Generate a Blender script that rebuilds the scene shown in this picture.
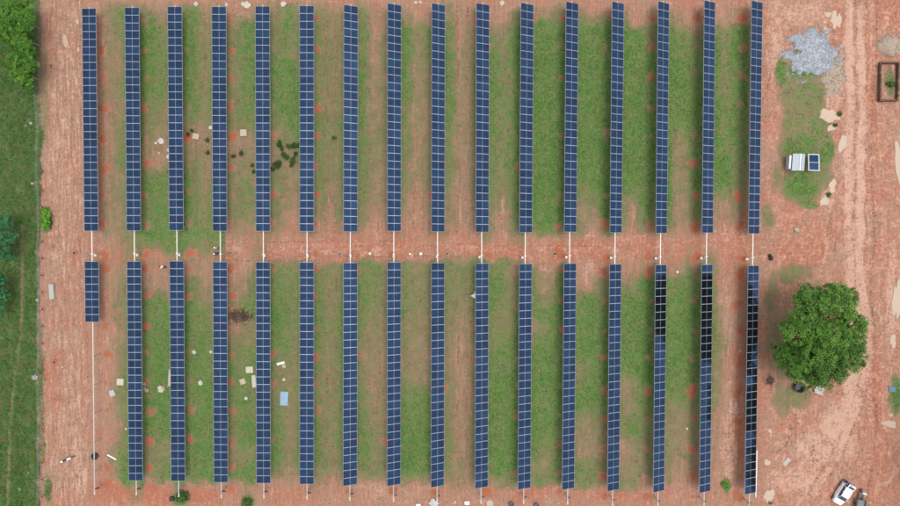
import bpy, bmesh, math, random
import numpy as np
from mathutils import Vector, Matrix

# ------------------------------------------------------------------ clear
for o in list(bpy.data.objects):
    bpy.data.objects.remove(o, do_unlink=True)
SC = bpy.context.scene
C = SC.collection
RAD = math.radians

# ------------------------------------------------------------------ camera
CAM_H = 90.93
CAM_ROT = (RAD(-1.1616), RAD(2.1911), RAD(0.1801))
cd = bpy.data.cameras.new('camera')
cd.sensor_width = 36.0
cd.lens = 24.0
cd.clip_start = 1.0
cd.clip_end = 5000
cam = bpy.data.objects.new('camera', cd)
cam.location = (0, 0, CAM_H)
cam.rotation_euler = CAM_ROT
C.objects.link(cam)
SC.camera = cam

# ------------------------------------------------------------------ sky and sun (bright overcast)
SUN_EL, SUN_AZ = 77.0, 80.0          # azimuth clockwise from +Y
w = bpy.data.worlds.new('World')
SC.world = w
w.use_nodes = True
nt = w.node_tree
bg = nt.nodes['Background']
sky = nt.nodes.new('ShaderNodeTexSky')
sky.sky_type = 'NISHITA'
sky.sun_disc = False
sky.sun_elevation = RAD(SUN_EL)
sky.sun_rotation = RAD(SUN_AZ)
sky.air_density = 1.0
sky.dust_density = 4.0
sky.ozone_density = 1.0
hs = nt.nodes.new('ShaderNodeHueSaturation')
hs.inputs['Saturation'].default_value = 0.25      # cloud cover greys the blue
nt.links.new(sky.outputs[0], hs.inputs['Color'])
veil = nt.nodes.new('ShaderNodeMixRGB')          # even cloud layer
veil.inputs[0].default_value = 0.6
veil.inputs[2].default_value = (5.2, 5.4, 5.8, 1)
nt.links.new(hs.outputs[0], veil.inputs[1])
nt.links.new(veil.outputs[0], bg.inputs['Color'])
bg.inputs['Strength'].default_value = 0.15

sl = bpy.data.lights.new('sun', 'SUN')
sl.energy = 1.5
sl.angle = RAD(28)
sl.color = (1.0, 0.965, 0.92)
sun = bpy.data.objects.new('sun', sl)
ce = math.cos(RAD(SUN_EL))
sdir = Vector((math.sin(RAD(SUN_AZ)) * ce, math.cos(RAD(SUN_AZ)) * ce, math.sin(RAD(SUN_EL))))
sun.rotation_euler = sdir.to_track_quat('Z', 'Y').to_euler()
sun.location = (0, 0, 200)
C.objects.link(sun)

vs = SC.view_settings
vs.view_transform = 'Standard'
vs.look = 'None'
vs.gamma = 1.0
vs.exposure = 0.40
vs.use_curve_mapping = False
SC.cycles.filter_width = 1.6
SC.cycles.use_denoising = True

# ------------------------------------------------------------------ layout helpers
CR = np.array(cam.rotation_euler.to_matrix())
CP = np.array((0.0, 0.0, CAM_H))

def at(px, py, z=0.0):
    """point of the site at height z, from its place in the 900x506 survey picture"""
    d = CR @ np.array(((px - 450) / 600.0, (253 - py) / 600.0, -1.0))
    t = (z - CAM_H) / d[2]
    p = CP + d * t
    return Vector((p[0], p[1], z))

def to_uv(X, Y, Z=0.0):
    P = np.stack([X, Y, np.zeros_like(X) + Z - CAM_H], -1) @ CR
    return 450 + 600 * P[..., 0] / -P[..., 2], 253 - 600 * P[..., 1] / -P[..., 2]

rng = np.random.default_rng(7)
random.seed(7)
_lat = rng.random((256, 256))

def vnoise(x, y, seed=0):
    x = x + seed * 17.31
    y = y + seed * 9.73
    xi = np.floor(x).astype(np.int64); yi = np.floor(y).astype(np.int64)
    fx = x - xi; fy = y - yi
    fx = fx * fx * (3 - 2 * fx); fy = fy * fy * (3 - 2 * fy)
    a = _lat[xi & 255, yi & 255]; b = _lat[(xi + 1) & 255, yi & 255]
    c = _lat[xi & 255, (yi + 1) & 255]; d = _lat[(xi + 1) & 255, (yi + 1) & 255]
    return (a * (1 - fx) + b * fx) * (1 - fy) + (c * (1 - fx) + d * fx) * fy

def fbm(x, y, oct=4, seed=0):
    s = 0.0; amp = 0.5; tot = 0.0
    for k in range(oct):
        s = s + amp * vnoise(x, y, seed + k * 3); tot += amp
        x = x * 2.03; y = y * 2.03; amp *= 0.55
    return s / tot

def sstep(a, b, x):
    t = np.clip((x - a) / (b - a), 0, 1)
    return t * t * (3 - 2 * t)

# ------------------------------------------------------------------ object helpers
def tag(o, label=None, cat=None, group=None, kind=None):
    if label: o['label'] = label
    if cat: o['category'] = cat
    if group: o['group'] = group
    if kind: o['kind'] = kind
    return o

def empty(name, loc=(0, 0, 0), rz=0.0):
    o = bpy.data.objects.new(name, None)
    o.location = loc
    o.rotation_euler = (0, 0, rz)
    o.empty_display_size = 0.2
    C.objects.link(o)
    return o

def link(name, me, parent=None, loc=(0, 0, 0), rot=(0, 0, 0)):
    o = bpy.data.objects.new(name, me)
    o.location = loc
    o.rotation_euler = rot
    C.objects.link(o)
    if parent is not None:
        o.parent = parent
    return o

class MB:
    """collects shapes into one mesh"""
    def __init__(self):
        self.v = []; self.f = []; self.mi = []; self.sm = []
    def add(self, vs, fs, m=0, smooth=False):
        n = len(self.v)
        self.v += [tuple(p) for p in vs]
        for f in fs:
            self.f.append(tuple(i + n for i in f)); self.mi.append(m); self.sm.append(smooth)
    def box(self, c, s, rot=None, m=0, bevel=0.0):
        hx, hy, hz = s[0] / 2, s[1] / 2, s[2] / 2
        R = rot if rot is not None else Matrix.Identity(3)
        if bevel <= 0:
            P = [(-hx, -hy, -hz), (hx, -hy, -hz), (hx, hy, -hz), (-hx, hy, -hz),
                 (-hx, -hy, hz), (hx, -hy, hz), (hx, hy, hz), (-hx, hy, hz)]
            F = [(3, 2, 1, 0), (4, 5, 6, 7), (0, 1, 5, 4), (1, 2, 6, 5), (2, 3, 7, 6), (3, 0, 4, 7)]
        else:
            b = bevel
            P = []
            for z, k in ((-hz, 0), (hz - b, 0), (hz, b)):
                P += [(-hx + k, -hy + k, z), (hx - k, -hy + k, z), (hx - k, hy - k, z), (-hx + k, hy - k, z)]
            F = [(3, 2, 1, 0), (8, 9, 10, 11)]
            for r in (0, 4):
                for i in range(4):
                    j = (i + 1) % 4
                    F.append((r + i, r + j, r + 4 + j, r + 4 + i))
        c = Vector(c)
        self.add([tuple(R @ Vector(p) + c) for p in P], F, m)
    def tube(self, pts, r, n=8, m=0, cap=True, smooth=True):
        pts = [Vector(p) for p in pts]
        rs = r if isinstance(r, (list, tuple)) else [r] * len(pts)
        V = []; F = []
        for i, p in enumerate(pts):
            a = pts[max(i - 1, 0)]; b = pts[min(i + 1, len(pts) - 1)]
            d = (b - a)
            d = d.normalized() if d.length > 1e-9 else Vector((0, 0, 1))
            up = Vector((0, 0, 1)) if abs(d.z) < 0.9 else Vector((1, 0, 0))
            u = d.cross(up).normalized(); v = u.cross(d).normalized()
            for k in range(n):
                t = 2 * math.pi * k / n
                V.append(p + (u * math.cos(t) + v * math.sin(t)) * rs[i])
        for i in range(len(pts) - 1):
            for k in range(n):
                j = (k + 1) % n
                F.append((i * n + k, i * n + j, (i + 1) * n + j, (i + 1) * n + k))
        self.add(V, F, m, smooth)
        if cap:
            N = len(self.v) - len(V)
            self.f.append(tuple(N + k for k in range(n))); self.mi.append(m); self.sm.append(False)
            self.f.append(tuple(N + (len(pts) - 1) * n + k for k in reversed(range(n)))); self.mi.append(m); self.sm.append(False)
    def mesh(self, name, mats):
        me = bpy.data.meshes.new(name)
        me.from_pydata(self.v, [], self.f)
        for m in (mats if isinstance(mats, (list, tuple)) else [mats]):
            me.materials.append(m)
        me.polygons.foreach_set('material_index', self.mi)
        me.polygons.foreach_set('use_smooth', self.sm)
        me.update()
        bm = bmesh.new(); bm.from_mesh(me)
        bmesh.ops.recalc_face_normals(bm, faces=bm.faces)
        bm.to_mesh(me); bm.free()
        return me
    def build(self, name, mats, parent=None, loc=(0, 0, 0), rot=(0, 0, 0)):
        return link(name, self.mesh(name, mats), parent, loc, rot)

def np_mesh(name, V, F, mat, smooth=False, attrs=None):
    """fast mesh from numpy arrays (all faces the same size)"""
    me = bpy.data.meshes.new(name)
    n = F.shape[1]
    me.vertices.add(len(V)); me.vertices.foreach_set('co', np.ascontiguousarray(V, dtype=np.float32).ravel())
    me.loops.add(F.size); me.loops.foreach_set('vertex_index', np.ascontiguousarray(F, dtype=np.int32).ravel())
    me.polygons.add(len(F))
    me.polygons.foreach_set('loop_start', np.arange(0, F.size, n, dtype=np.int32))
    me.polygons.foreach_set('use_smooth', np.full(len(F), smooth))
    for k, a in (attrs or {}).items():
        at_ = me.attributes.new(k, 'FLOAT', 'POINT')
        at_.data.foreach_set('value', np.ascontiguousarray(a, dtype=np.float32).ravel())
    me.materials.append(mat)
    me.update(calc_edges=True)
    return me

# ------------------------------------------------------------------ material helpers
class NT:
    def __init__(self, name):
        self.m = bpy.data.materials.new(name)
        self.m.use_nodes = True
        self.t = self.m.node_tree
        self.b = self.t.nodes['Principled BSDF']
    def n(self, kind, **kw):
        nd = self.t.nodes.new(kind)
        for k, v in kw.items():
            if hasattr(nd, k): setattr(nd, k, v)
        return nd
    def l(self, a, b): self.t.links.new(a, b)
    def val(self, sock, v):
        if isinstance(v, (int, float)): sock.default_value = v
        elif isinstance(v, tuple): sock.default_value = v if len(v) == 4 or len(sock.default_value) == 3 else v + (1,)
        else: self.l(v, sock)
    def attr(self, name):
        return self.n('ShaderNodeAttribute', attribute_name=name).outputs['Fac']
    def math(self, op, a, b=0.0, clamp=False):
        nd = self.n('ShaderNodeMath', operation=op); nd.use_clamp = clamp
        self.val(nd.inputs[0], a); self.val(nd.inputs[1], b)
        return nd.outputs[0]
    def mix(self, f, a, b, mode='MIX'):
        nd = self.n('ShaderNodeMixRGB', blend_type=mode)
        self.val(nd.inputs[0], f); self.val(nd.inputs[1], a); self.val(nd.inputs[2], b)
        return nd.outputs[0]
    def smooth(self, x, a, b):
        nd = self.n('ShaderNodeMapRange', interpolation_type='SMOOTHSTEP')
        self.val(nd.inputs[0], x); nd.inputs[1].default_value = a; nd.inputs[2].default_value = b
        return nd.outputs[0]
    def noise(self, scale, detail=4, rough=0.55, stretch=None, obj=False, seed=0.0):
        tc = self.n('ShaderNodeTexCoord')
        mp = self.n('ShaderNodeMapping')
        self.l(tc.outputs['Object' if obj else 'Generated'] if obj else self.pos(), mp.inputs[0])
        mp.inputs['Location'].default_value = (seed, seed * 1.7, 0)
        if stretch: mp.inputs['Scale'].default_value = stretch
        nz = self.n('ShaderNodeTexNoise')
        nz.inputs['Scale'].default_value = scale; nz.inputs['Detail'].default_value = detail
        nz.inputs['Roughness'].default_value = rough
        self.l(mp.outputs[0], nz.inputs['Vector'])
        return nz.outputs['Fac']
    def pos(self):
        return self.n('ShaderNodeNewGeometry').outputs['Position']
    def bump(self, h, strength=0.5, dist=0.05):
        nd = self.n('ShaderNodeBump')
        nd.inputs['Strength'].default_value = strength; nd.inputs['Distance'].default_value = dist
        self.val(nd.inputs['Height'], h)
        self.l(nd.outputs[0], self.b.inputs['Normal'])

def mat(name, col, rough=0.6, metal=0.0, var=0.12, scale=6.0, spec=0.5, bump=0.0, dirt=None, dirt_amt=0.0):
    t = NT(name)
    f = t.noise(scale, 4, 0.6, obj=True)
    lo = tuple(c * (1 - var) for c in col); hi = tuple(min(1, c * (1 + var)) for c in col)
    c = t.mix(f, lo, hi)
    if dirt:
        d = t.smooth(t.noise(scale * 0.45, 5, 0.65, obj=True, seed=3.1), 0.45, 0.75)
        c = t.mix(t.math('MULTIPLY', d, dirt_amt), c, dirt)
    t.l(c, t.b.inputs['Base Color'])
    t.b.inputs['Roughness'].default_value = rough
    t.b.inputs['Metallic'].default_value = metal
    t.b.inputs['Specular IOR Level'].default_value = spec
    if bump: t.bump(f, bump, 0.02)
    return t.m

# ------------------------------------------------------------------ tracker rows (measured ends of each row)
ROW_TOP = [(89.1,7.5),(131.7,6.7),(174.4,5.9),(218.7,6.7),(262.5,6.7),(306.4,6.4),(350,6.4),(393.6,5.3),(437.9,5.3),(482.5,4.8),(526.9,4.5),(572.1,3.2),(617.9,2.7),(663.2,2.7),(709.7,.5),(756.8,.5)]
ROW_MID = [(92.5,246.2),(135.25,246),(177.75,246),(220.9,246.3),(263.65,246.5),(307.6,246.7),(350.9,247),(394.2,246.7),(437.7,247.1),(481.6,247.5),(525,248),(569.1,247.7),(614.4,248.3),(660,248.9),(705.7,248.7),(752.2,249.5)]
ROW_BOT = [(94.0,481.0),(135.5,481.4),(177.9,481.1),(220.7,482.5),(263.5,483),(306.4,483.8),(349.2,484.9),(393.1,484.1),(436.9,485.7),(481.1,487.3),(523.9,488.3),(568.1,488.3),(613.1,490.5),(658.3,491.3),(704.8,492.9),(749.9,494.7)]
TILT = [1.5, 3, 3, 3, 3, 2, 24, 26, 27, 25, 24.5, 25, 25.5, 27, 25.2, 23.5]
AX = 2.0                     # torque tube height
MOD_W, MOD_L, PITCH = 2.14, 1.134, 1.154
GAP = 4.6
NMOD = 29
X0, SP = -57.69, 6.55

rows = []
for i in range(16):
    a = at(*ROW_TOP[i], AX); b = at(*ROW_BOT[i], AX); m_ = at(*ROW_MID[i], AX)
    d = (a - b)
    yaw = math.atan2(-d.x, d.y)
    mid = (a + b) / 2
    mid.x = (mid.x + m_.x) / 2
    mid.y = (mid.y + m_.y) / 2
    rows.append((mid.x, mid.y, yaw))

# post places along a row (local y): one near the drive, then every 4.45 m each way
HALF = NMOD * PITCH
def post_ys():
    ys = [-1.15]
    ys += [GAP / 2 + 1.2 + 4.42 * k for k in range(8)]
    ys += [-(GAP / 2 + 1.2 + 4.42 * k) for k in range(8)]
    ys += [-(GAP / 2 + HALF + 1.55)]
    return sorted(ys)
POSTS = post_ys()

# ------------------------------------------------------------------ ground masks
# aisle table: picture row -> cover (left, middle, right of the aisle)
T = lambda v, *g: (v,) + (g if len(g) == 3 else (g[0],) * 3)
AISLE = [
 [T(0,.1),T(15,.3,.6,.6),T(60,.2,.3,.8),T(110,.2,.4,.8),T(150,.15,.5,.6),T(200,.2,.35,.6),T(228,.3,.3,.6),T(240,.1,.2,.5),T(262,.1,.1,.2),T(300,.05,.4,.5),T(350,.05,.4,.4),T(380,.05,.6,.5),T(420,.1,.35,.6),T(440,.1,.3,.8),T(460,.3,.7,.9),T(480,.1,.6,.8),T(488,0,.1,.2),T(506,0,0,.1)],
 [T(0,.05),T(12,.4,.2,.3),T(30,.8,.5,.5),T(80,.7,.6,.5),T(115,.5,.4,.5),T(138,.4,.2,.4),T(150,.2,.15,.2),T(162,.2,.15,.2),T(172,.6,.6,.5),T(210,.6,.7,.5),T(238,.7,.8,.8),T(248,.3,.6,.7),T(254,.1,.1,.2),T(285,.1,.15,.2),T(300,.6,.6,.5),T(340,.7,.9,.6),T(400,.7,.8,.8),T(430,.6,.8,.8),T(448,.4,.3,.3),T(460,.4,.6,.6),T(480,.4,.6,.7),T(487,0,0,.1),T(506,0)],
 [T(0,0),T(15,.7,.3,.4),T(60,.8,.4,.6),T(110,.7,.4,.6),T(128,.3,.2,.4),T(150,.3,.3,.3),T(170,.6,.35,.4),T(200,.7,.4,.6),T(240,.7,.6,.6),T(252,.3,.2,.3),T(275,.1),T(285,.5,.2,.2),T(310,.7,.5,.4),T(340,.7,.7,.5),T(400,.6,.8,.6),T(440,.7,.8,.6),T(478,.6,.7,.7),T(487,.1,0,.1),T(506,0,0,.1)],
 [T(0,0),T(14,.2,.2,.3),T(25,.4,.7,.6),T(80,.4,.7,.6),T(120,.4,.6,.6),T(142,.2,.2,.3),T(150,.2,.3,.2),T(170,.4,.3,.3),T(190,.4,.6,.5),T(215,.4,.5,.4),T(228,.2),T(262,0,.1,.2),T(275,.1,.2,.6),T(300,.3,.5,.8),T(325,.1,.2,.4),T(350,.5,.6,.5),T(380,.6),T(420,.5,.7,.6),T(440,.5,.8,.7),T(455,.3,.4,.4),T(478,.6,.8,.7),T(488,.1,.2,.1),T(506,0,.2,0)],
 [T(0,.05),T(10,.3,.6,.4),T(40,.5,.7,.5),T(55,.6,.4,.4),T(70,.7,.9,.6),T(110,.6,.9,.7),T(130,.4,.5,.7),T(150,.3,.4,.5),T(165,.4,.25,.3),T(180,.5,.3,.3),T(210,.5,.15,.3),T(228,.3,.1,.15),T(258,0),T(268,.5,.5,.4),T(310,.8,.7,.5),T(350,.7,.5,.5),T(365,.5,.4,.4),T(400,.5,.4,.4),T(420,.6,.3,.5),T(460,.7,.4,.6),T(470,.4,.2,.5),T(484,.1),T(506,0)],
 [T(0,.05),T(12,.4,.3,.3),T(60,.5,.5,.4),T(90,.4),T(130,.6,.5,.5),T(160,.5,.4,.5),T(190,.5,.3,.5),T(215,.4,.15,.5),T(235,.1,.05,.1),T(258,0),T(266,.4,.5,.4),T(300,.6,.4,.6),T(350,.6,.4,.6),T(400,.5,.4,.6),T(440,.7,.4,.6),T(470,.6,.4,.5),T(484,.2,.1,.1),T(506,0)],
 [T(0,.05),T(12,.5,.1,.2),T(50,.6,.2,.4),T(100,.7,.2,.4),T(140,.6,.4,.5),T(170,.6,.4,.3),T(200,.5,.25,.3),T(220,.4,.1,.2),T(235,.1,0,0),T(256,0),T(268,.6,.6,.4),T(310,.6,.5,.4),T(350,.4,.3,.3),T(390,.5,.3,.3),T(430,.7,.4,.4),T(470,.6,.5,.5),T(482,.2),T(490,0),T(506,0)],
 [T(0,.05),T(20,.4,.1,.2),T(30,.8,.4,.5),T(60,.8,.3,.5),T(100,.7,.3,.3),T(130,.6,.2,.3),T(170,.5,.2,.4),T(200,.4,.1,.4),T(220,.2,.05,.2),T(258,0),T(266,.5,.4,.4),T(300,.5,.4,.4),T(340,.4,.3,.3),T(375,.4,.3,.3),T(395,.6,.7,.5),T(430,.8,.9,.8),T(470,.8,.8,.7),T(484,.2),T(490,0),T(506,0)],
 [T(0,.1),T(12,.5,.1,.2),T(60,.7,.2,.4),T(120,.6,.2,.4),T(170,.5,.2,.3),T(200,.4,.1,.3),T(220,.3,.05,.2),T(255,0),T(266,.5,.6,.6),T(300,.5,.4,.4),T(350,.4,.15,.3),T(400,.4,.2,.3),T(440,.5,.2,.4),T(470,.5,.3,.3),T(484,.3,.3,.2),T(492,.1,.1,0),T(506,0)],
 [T(0,0),T(20,.1,0,.4),T(30,.4,.3,.8),T(60,.8,.4,.8),T(90,.8,.5,.7),T(130,.6,.5,.7),T(170,.6,.5,.7),T(195,.5,.3,.7),T(210,.4,.05,.6),T(230,.3,.05,.5),T(256,0),T(262,.5,.5,.2),T(290,.8,.7,.4),T(320,.5,.4,.5),T(340,.6,.5,.7),T(370,.8,.7,.8),T(430,.9,.9,.8),T(470,.7,.8,.7),T(484,.3,.3,.4),T(492,0),T(506,0)],
 [T(0,0),T(14,.3,.2,.4),T(28,.7,.8,.6),T(60,.9,.95,.7),T(120,.9,1,.8),T(180,.9,1,.9),T(215,.8,.9,.8),T(230,.5,.6,.6),T(238,.1),T(262,0),T(268,.4,.1,.6),T(300,.7,.2,.8),T(315,.7,.7,.8),T(328,.3,.4,.7),T(350,.7,.8,.8),T(390,.9,.9,.8),T(405,.8,.6,.7),T(420,.9,.8,.8),T(445,.8,.6,.6),T(462,.4,.3,.6),T(480,.5,.6,.6),T(490,0),T(506,0)],
 [T(0,0),T(10,.4,.1,.1),T(30,.8),T(100,.9),T(160,.8,.9,1),T(190,.6,.6,.9),T(205,.3,.3,.8),T(230,.6,.1,.5),T(240,.1,0,0),T(262,0),T(285,.1,.1,.3),T(300,.6,.8,.7),T(350,.7,.9,.8),T(370,.4,.6,.8),T(385,.6,.7,.8),T(400,.8,.9,.7),T(420,.4),T(450,.3,.2,.3),T(470,.6,.6,.4),T(484,.5,.6,.3),T(492,0),T(506,0)],
 [T(0,0),T(24,.3,0,.3),T(34,.8,.8,.5),T(80,.9,.95,.8),T(150,.9),T(185,.7,.8,.9),T(205,.5,.2,.7),T(225,.4,.1,.5),T(240,0),T(270,.1,.1,.2),T(284,.5,.3,.8),T(310,.8,.9,.9),T(350,.8,.95,.9),T(370,.6,.7,.9),T(385,.3,.3,.9),T(410,.5,.3,.6),T(430,.5,.8,.5),T(445,.1,.2,.5),T(470,.3,.3,.4),T(484,.6,.4,.2),T(494,0),T(506,0)],
 [T(0,0),T(22,.4,.1,.1),T(34,.8,.6,.5),T(90,.9,.9,.7),T(120,.8,.7,.8),T(135,.8,.3,.7),T(170,.8,.3,.7),T(195,.8,.2,.6),T(215,.8,.1,.5),T(228,.5,.05,.2),T(240,.05),T(265,.1,.1,.3),T(285,.5,.7,.7),T(330,.8,.9,.8),T(370,.9,.9,.8),T(395,.6,.5,.5),T(420,.4,.3,.4),T(450,.5,.3,.3),T(475,.4,.1,.2),T(490,0),T(506,0)],
 [T(0,0),T(20,.1,.1,.2),T(32,.7,.5,.8),T(60,.9,.4,.8),T(120,.9,.5,.7),T(170,.8,.8,.5),T(190,.6,.6,.4),T(205,.3,.2,.3),T(240,0),T(268,.4,0,0),T(300,.8,.1,0),T(330,.7,.2,0),T(360,.6,.2,0),T(400,.5,.1,0),T(430,.2,.1,0),T(506,0)],
]
# extra patches in the open ground: picture x, y, rx, ry, cover
GP = [(14,40,26,60,.9),(20,150,17,60,.85),(20,260,17,70,.7),(20,380,17,90,.85),(20,480,17,40,.9),
      (38,170,4,60,.9),(40,330,3,12,.5),(41,380,4,20,.5),(41,410,3,90,.45),(47,488,5,14,.6),
      (46,220,7,14,.8),(44,100,6,60,.25),
      (803,70,20,14,.8),(795,95,18,22,.45),(812,95,16,20,.5),(818,132,14,20,.55),(800,150,24,22,.7),(800,185,22,20,.8),(826,150,10,16,.8),
      (782,72,6,16,.8),(800,115,22,34,.42),(812,125,20,34,.45),(790,135,12,34,.4),(818,165,16,30,.5),(797,52,5,4,.7),(788,275,14,10,.4),(800,272,16,10,.35),(785,345,20,40,.3),(772,300,8,30,.3),(768,215,6,14,.4),
      (797,395,16,14,.4),(782,400,10,18,.35),(896,395,6,22,.9),(889,80,5,14,.6),(890,90,4,6,.6),
      (180,500,10,9,.8),(247,503,7,7,.8),(725,486,4,7,.8),(770,345,6,30,.2),(806,205,12,6,.7),(776,180,6,18,.3)]
PATH = [(22,225),(22,300),(20,340),(14,385),(9,430),(7,506)]
# soil colour: picture x, y, rx, ry, redness change
RP = [(76,253,9,14,.45),(55,365,14,22,.45),(57,395,10,14,.3),(60,500,16,16,.35),(62,320,16,30,.18),(80,300,7,60,.1),
      (872,90,10,60,.4),(838,40,7,60,.35),(890,15,20,20,.35),(800,250,30,26,.45),(825,225,20,18,.2),(785,225,18,20,.25),
      (875,395,8,60,.5),(880,440,16,50,.3),(800,425,26,12,.25),(840,410,8,30,.2),(815,460,50,30,.0),(870,485,26,18,.3),(860,445,20,30,.2),
      (170,495,80,10,.5),(110,492,20,10,.4),(255,470,14,10,.2),(540,405,8,6,.5),(535,425,6,5,.5),(290,495,30,12,.1),(520,492,40,8,.3),(640,492,60,10,.25),
      (240,317,14,7,.0),(743,200,4,60,.6),(743,330,5,80,.5),(741,430,6,50,.5),(100,60,6,50,.3),(760,420,6,80,.2),(885,270,12,60,.15),(880,180,16,40,.2)]
# pale worn dust: picture x, y, rx, ry, amount
PP = [(70,60,16,60,.15),(65,150,18,60,.2),(60,240,12,40,.15),(66,440,22,50,.15),(80,470,8,36,.35),(75,380,12,60,.1),
      (850,60,5,70,.6),(861,60,4,60,.5),(849,180,5,90,.55),(860,180,5,100,.6),(854,280,7,60,.5),(862,330,8,60,.5),
      (852,390,10,40,.6),(835,425,16,24,.55),(815,452,22,18,.45),(795,480,26,14,.4),(845,440,14,22,.4),(832,85,12,30,.4),(828,200,8,16,.3),
      (775,30,8,50,.3),(800,15,30,12,.3),(892,300,6,40,.4),(893,260,6,20,.3),(862,422,5,4,.2),(200,240,60,5,.1),(440,220,300,6,.1),
      (380,490,30,10,.25),(430,480,20,10,.2),(350,215,18,18,.25),(500,215,10,20,.35),(590,215,10,18,.3),(640,215,9,18,.3),(545,275,6,20,.4),(590,275,8,14,.35),
      (600,440,12,20,.35),(645,460,10,24,.4),(690,430,10,30,.35),(730,440,10,60,.4),(725,330,6,60,.3),(684,160,6,50,.2),(108,50,6,24,.35),(245,18,20,5,.3),(730,230,20,12,.25),(460,340,8,90,.2),(455,110,8,100,.15)]

# wheel tracks: amount, half width (picture units), then points; positive is worn pale dust, negative is darker wet earth
TRK = []
def track(amt, wd, *pts): TRK.append((amt, wd, np.array(pts, float)))
for x, a_, w_ in ((846, .25, 1.6), (850.5, .45, 1.8), (854.5, -.3, 1.0), (859, .4, 2.0), (862.5, .5, 1.2), (866, -.22, 1.2)):
    track(a_, w_, (x, -4), (x + 1, 60), (x + 2, 120), (x, 200), (x - 1, 262), (x + 4, 300), (x + 7, 350), (x + 4, 385), (x - 8, 420), (x - 26, 460), (x - 55, 510))
for x, a_, w_ in ((868, .3, 1.4), (873, -.4, 1.5), (881, .25, 1.0)):
    track(a_, w_, (x + 4, -4), (x + 2, 60), (x - 2, 140), (x, 220), (x - 2, 300), (x + 2, 370), (x + 3, 430), (x - 6, 510))
for k in range(34):
    a0 = random.uniform(772, 850); y0 = random.uniform(395, 490)
    dx = random.uniform(-34, 20); dy = random.uniform(10, 40)
    track(random.choice((.4, .5, -.45, -.35)), random.uniform(.7, 1.1), (a0, y0), (a0 + dx * .4 + 3, y0 + dy * .5), (a0 + dx, y0 + dy))
for k in range(26):
    a0 = random.uniform(762, 845); y0 = random.uniform(-5, 250)
    dx = random.uniform(-12, 12); dy = random.uniform(14, 50)
    track(random.choice((.4, .5, -.45, -.35)), random.uniform(.7, 1.1), (a0, y0), (a0 + dx * .4 + 2, y0 + dy * .5), (a0 + dx, y0 + dy))
for k in range(20):
    a0 = random.uniform(866, 898); y0 = random.uniform(-5, 480)
    dx = random.uniform(-14, 14); dy = random.uniform(8, 36)
    track(random.choice((.4, .5, -.45, -.35)), random.uniform(.7, 1.1), (a0, y0), (a0 + dx * .4 + 2, y0 + dy * .5), (a0 + dx, y0 + dy))
for x, a_, w_ in ((47, .35, 1.1), (50, -.4, 1.0), (53.5, .4, 1.2), (57, -.3, .9), (60, .45, 1.3), (63.5, -.4, 1.0), (67, .5, 1.4), (70.5, -.4, 1.0), (73.5, .55, 1.5), (77, -.35, 1.0), (80, .5, 1.2), (83, -.3, .9)):
    r_ = random.Random(int(x * 10))
    track(a_, w_, *[(x + r_.uniform(-1.6, 1.6) + .012 * y, y) for y in range(-5, 512, 43)])
for k in range(14):
    y0 = 236 + 1.8 * k; r_ = random.Random(k)
    xs = r_.uniform(90, 500)
    track(r_.choice((.3, .35, -.35)), r_.uniform(.6, .9), *[(xs + q * 36, y0 + r_.uniform(-1.6, 1.6)) for q in range(r_.randint(3, 8))])
# paired wheel marks down some of the aisles
for ai_, amt_, v0, v1 in ((2, -.5, 15, 225), (5, -.55, 20, 232), (5, -.5, 262, 480), (6, -.3, 20, 230), (8, -.5, 6, 232), (8, -.5, 262, 486), (6, -.35, 270, 480), (7, -.3, 130, 232), (0, .3, 20, 230), (9, -.3, 60, 230), (4, .3, 150, 255), (14, .5, 30, 150)):
    for o_ in (-4.2, 4.2):
        x_ = 113.5 + 43.55 * ai_ + (0 if ai_ < 11 else 6) + o_
        r_ = random.Random(int(x_ + v0))
        track(amt_, 1.1, *[(x_ + r_.uniform(-.9, .9), v0 + (v1 - v0) * q / 6) for q in range(7)])

def tracks(U, V):
    pos = np.zeros_like(U); neg = np.zeros_like(U)
    for amt, wd, P in TRK:
        m = (U > P[:, 0].min() - 4) & (U < P[:, 0].max() + 4) & (V > P[:, 1].min() - 4) & (V < P[:, 1].max() + 4)
        if not m.any(): continue
        u, v = U[m], V[m]; best = np.full(u.shape, 99.0)
        for a, b in zip(P[:-1], P[1:]):
            d = b - a; tt = np.clip(((u - a[0]) * d[0] + (v - a[1]) * d[1]) / (d @ d), 0, 1)
            best = np.minimum(best, np.hypot(u - a[0] - d[0] * tt, v - a[1] - d[1] * tt))
        w_ = abs(amt) * np.clip(1.4 - best / wd, 0, 1)
        if amt > 0: pos[m] = np.maximum(pos[m], w_)
        else: neg[m] = np.maximum(neg[m], w_)
    return pos, neg

def blobs(U, V, lst, X, Y, warp=5.0):
    wu = U + (fbm(X * .55, Y * .55, 3, 11) - .5) * 2.4 * warp
    wv = V + (fbm(X * .55, Y * .55, 3, 23) - .5) * 2.4 * warp
    out = np.zeros_like(U)
    for (x, y, rx, ry, a) in lst:
        d = ((wu - x) / rx) ** 2 + ((wv - y) / ry) ** 2
        out = np.maximum(out, a * np.clip(1.25 - d, 0, 1) ** 1.0) if a > 0 else out
    return out

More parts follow.
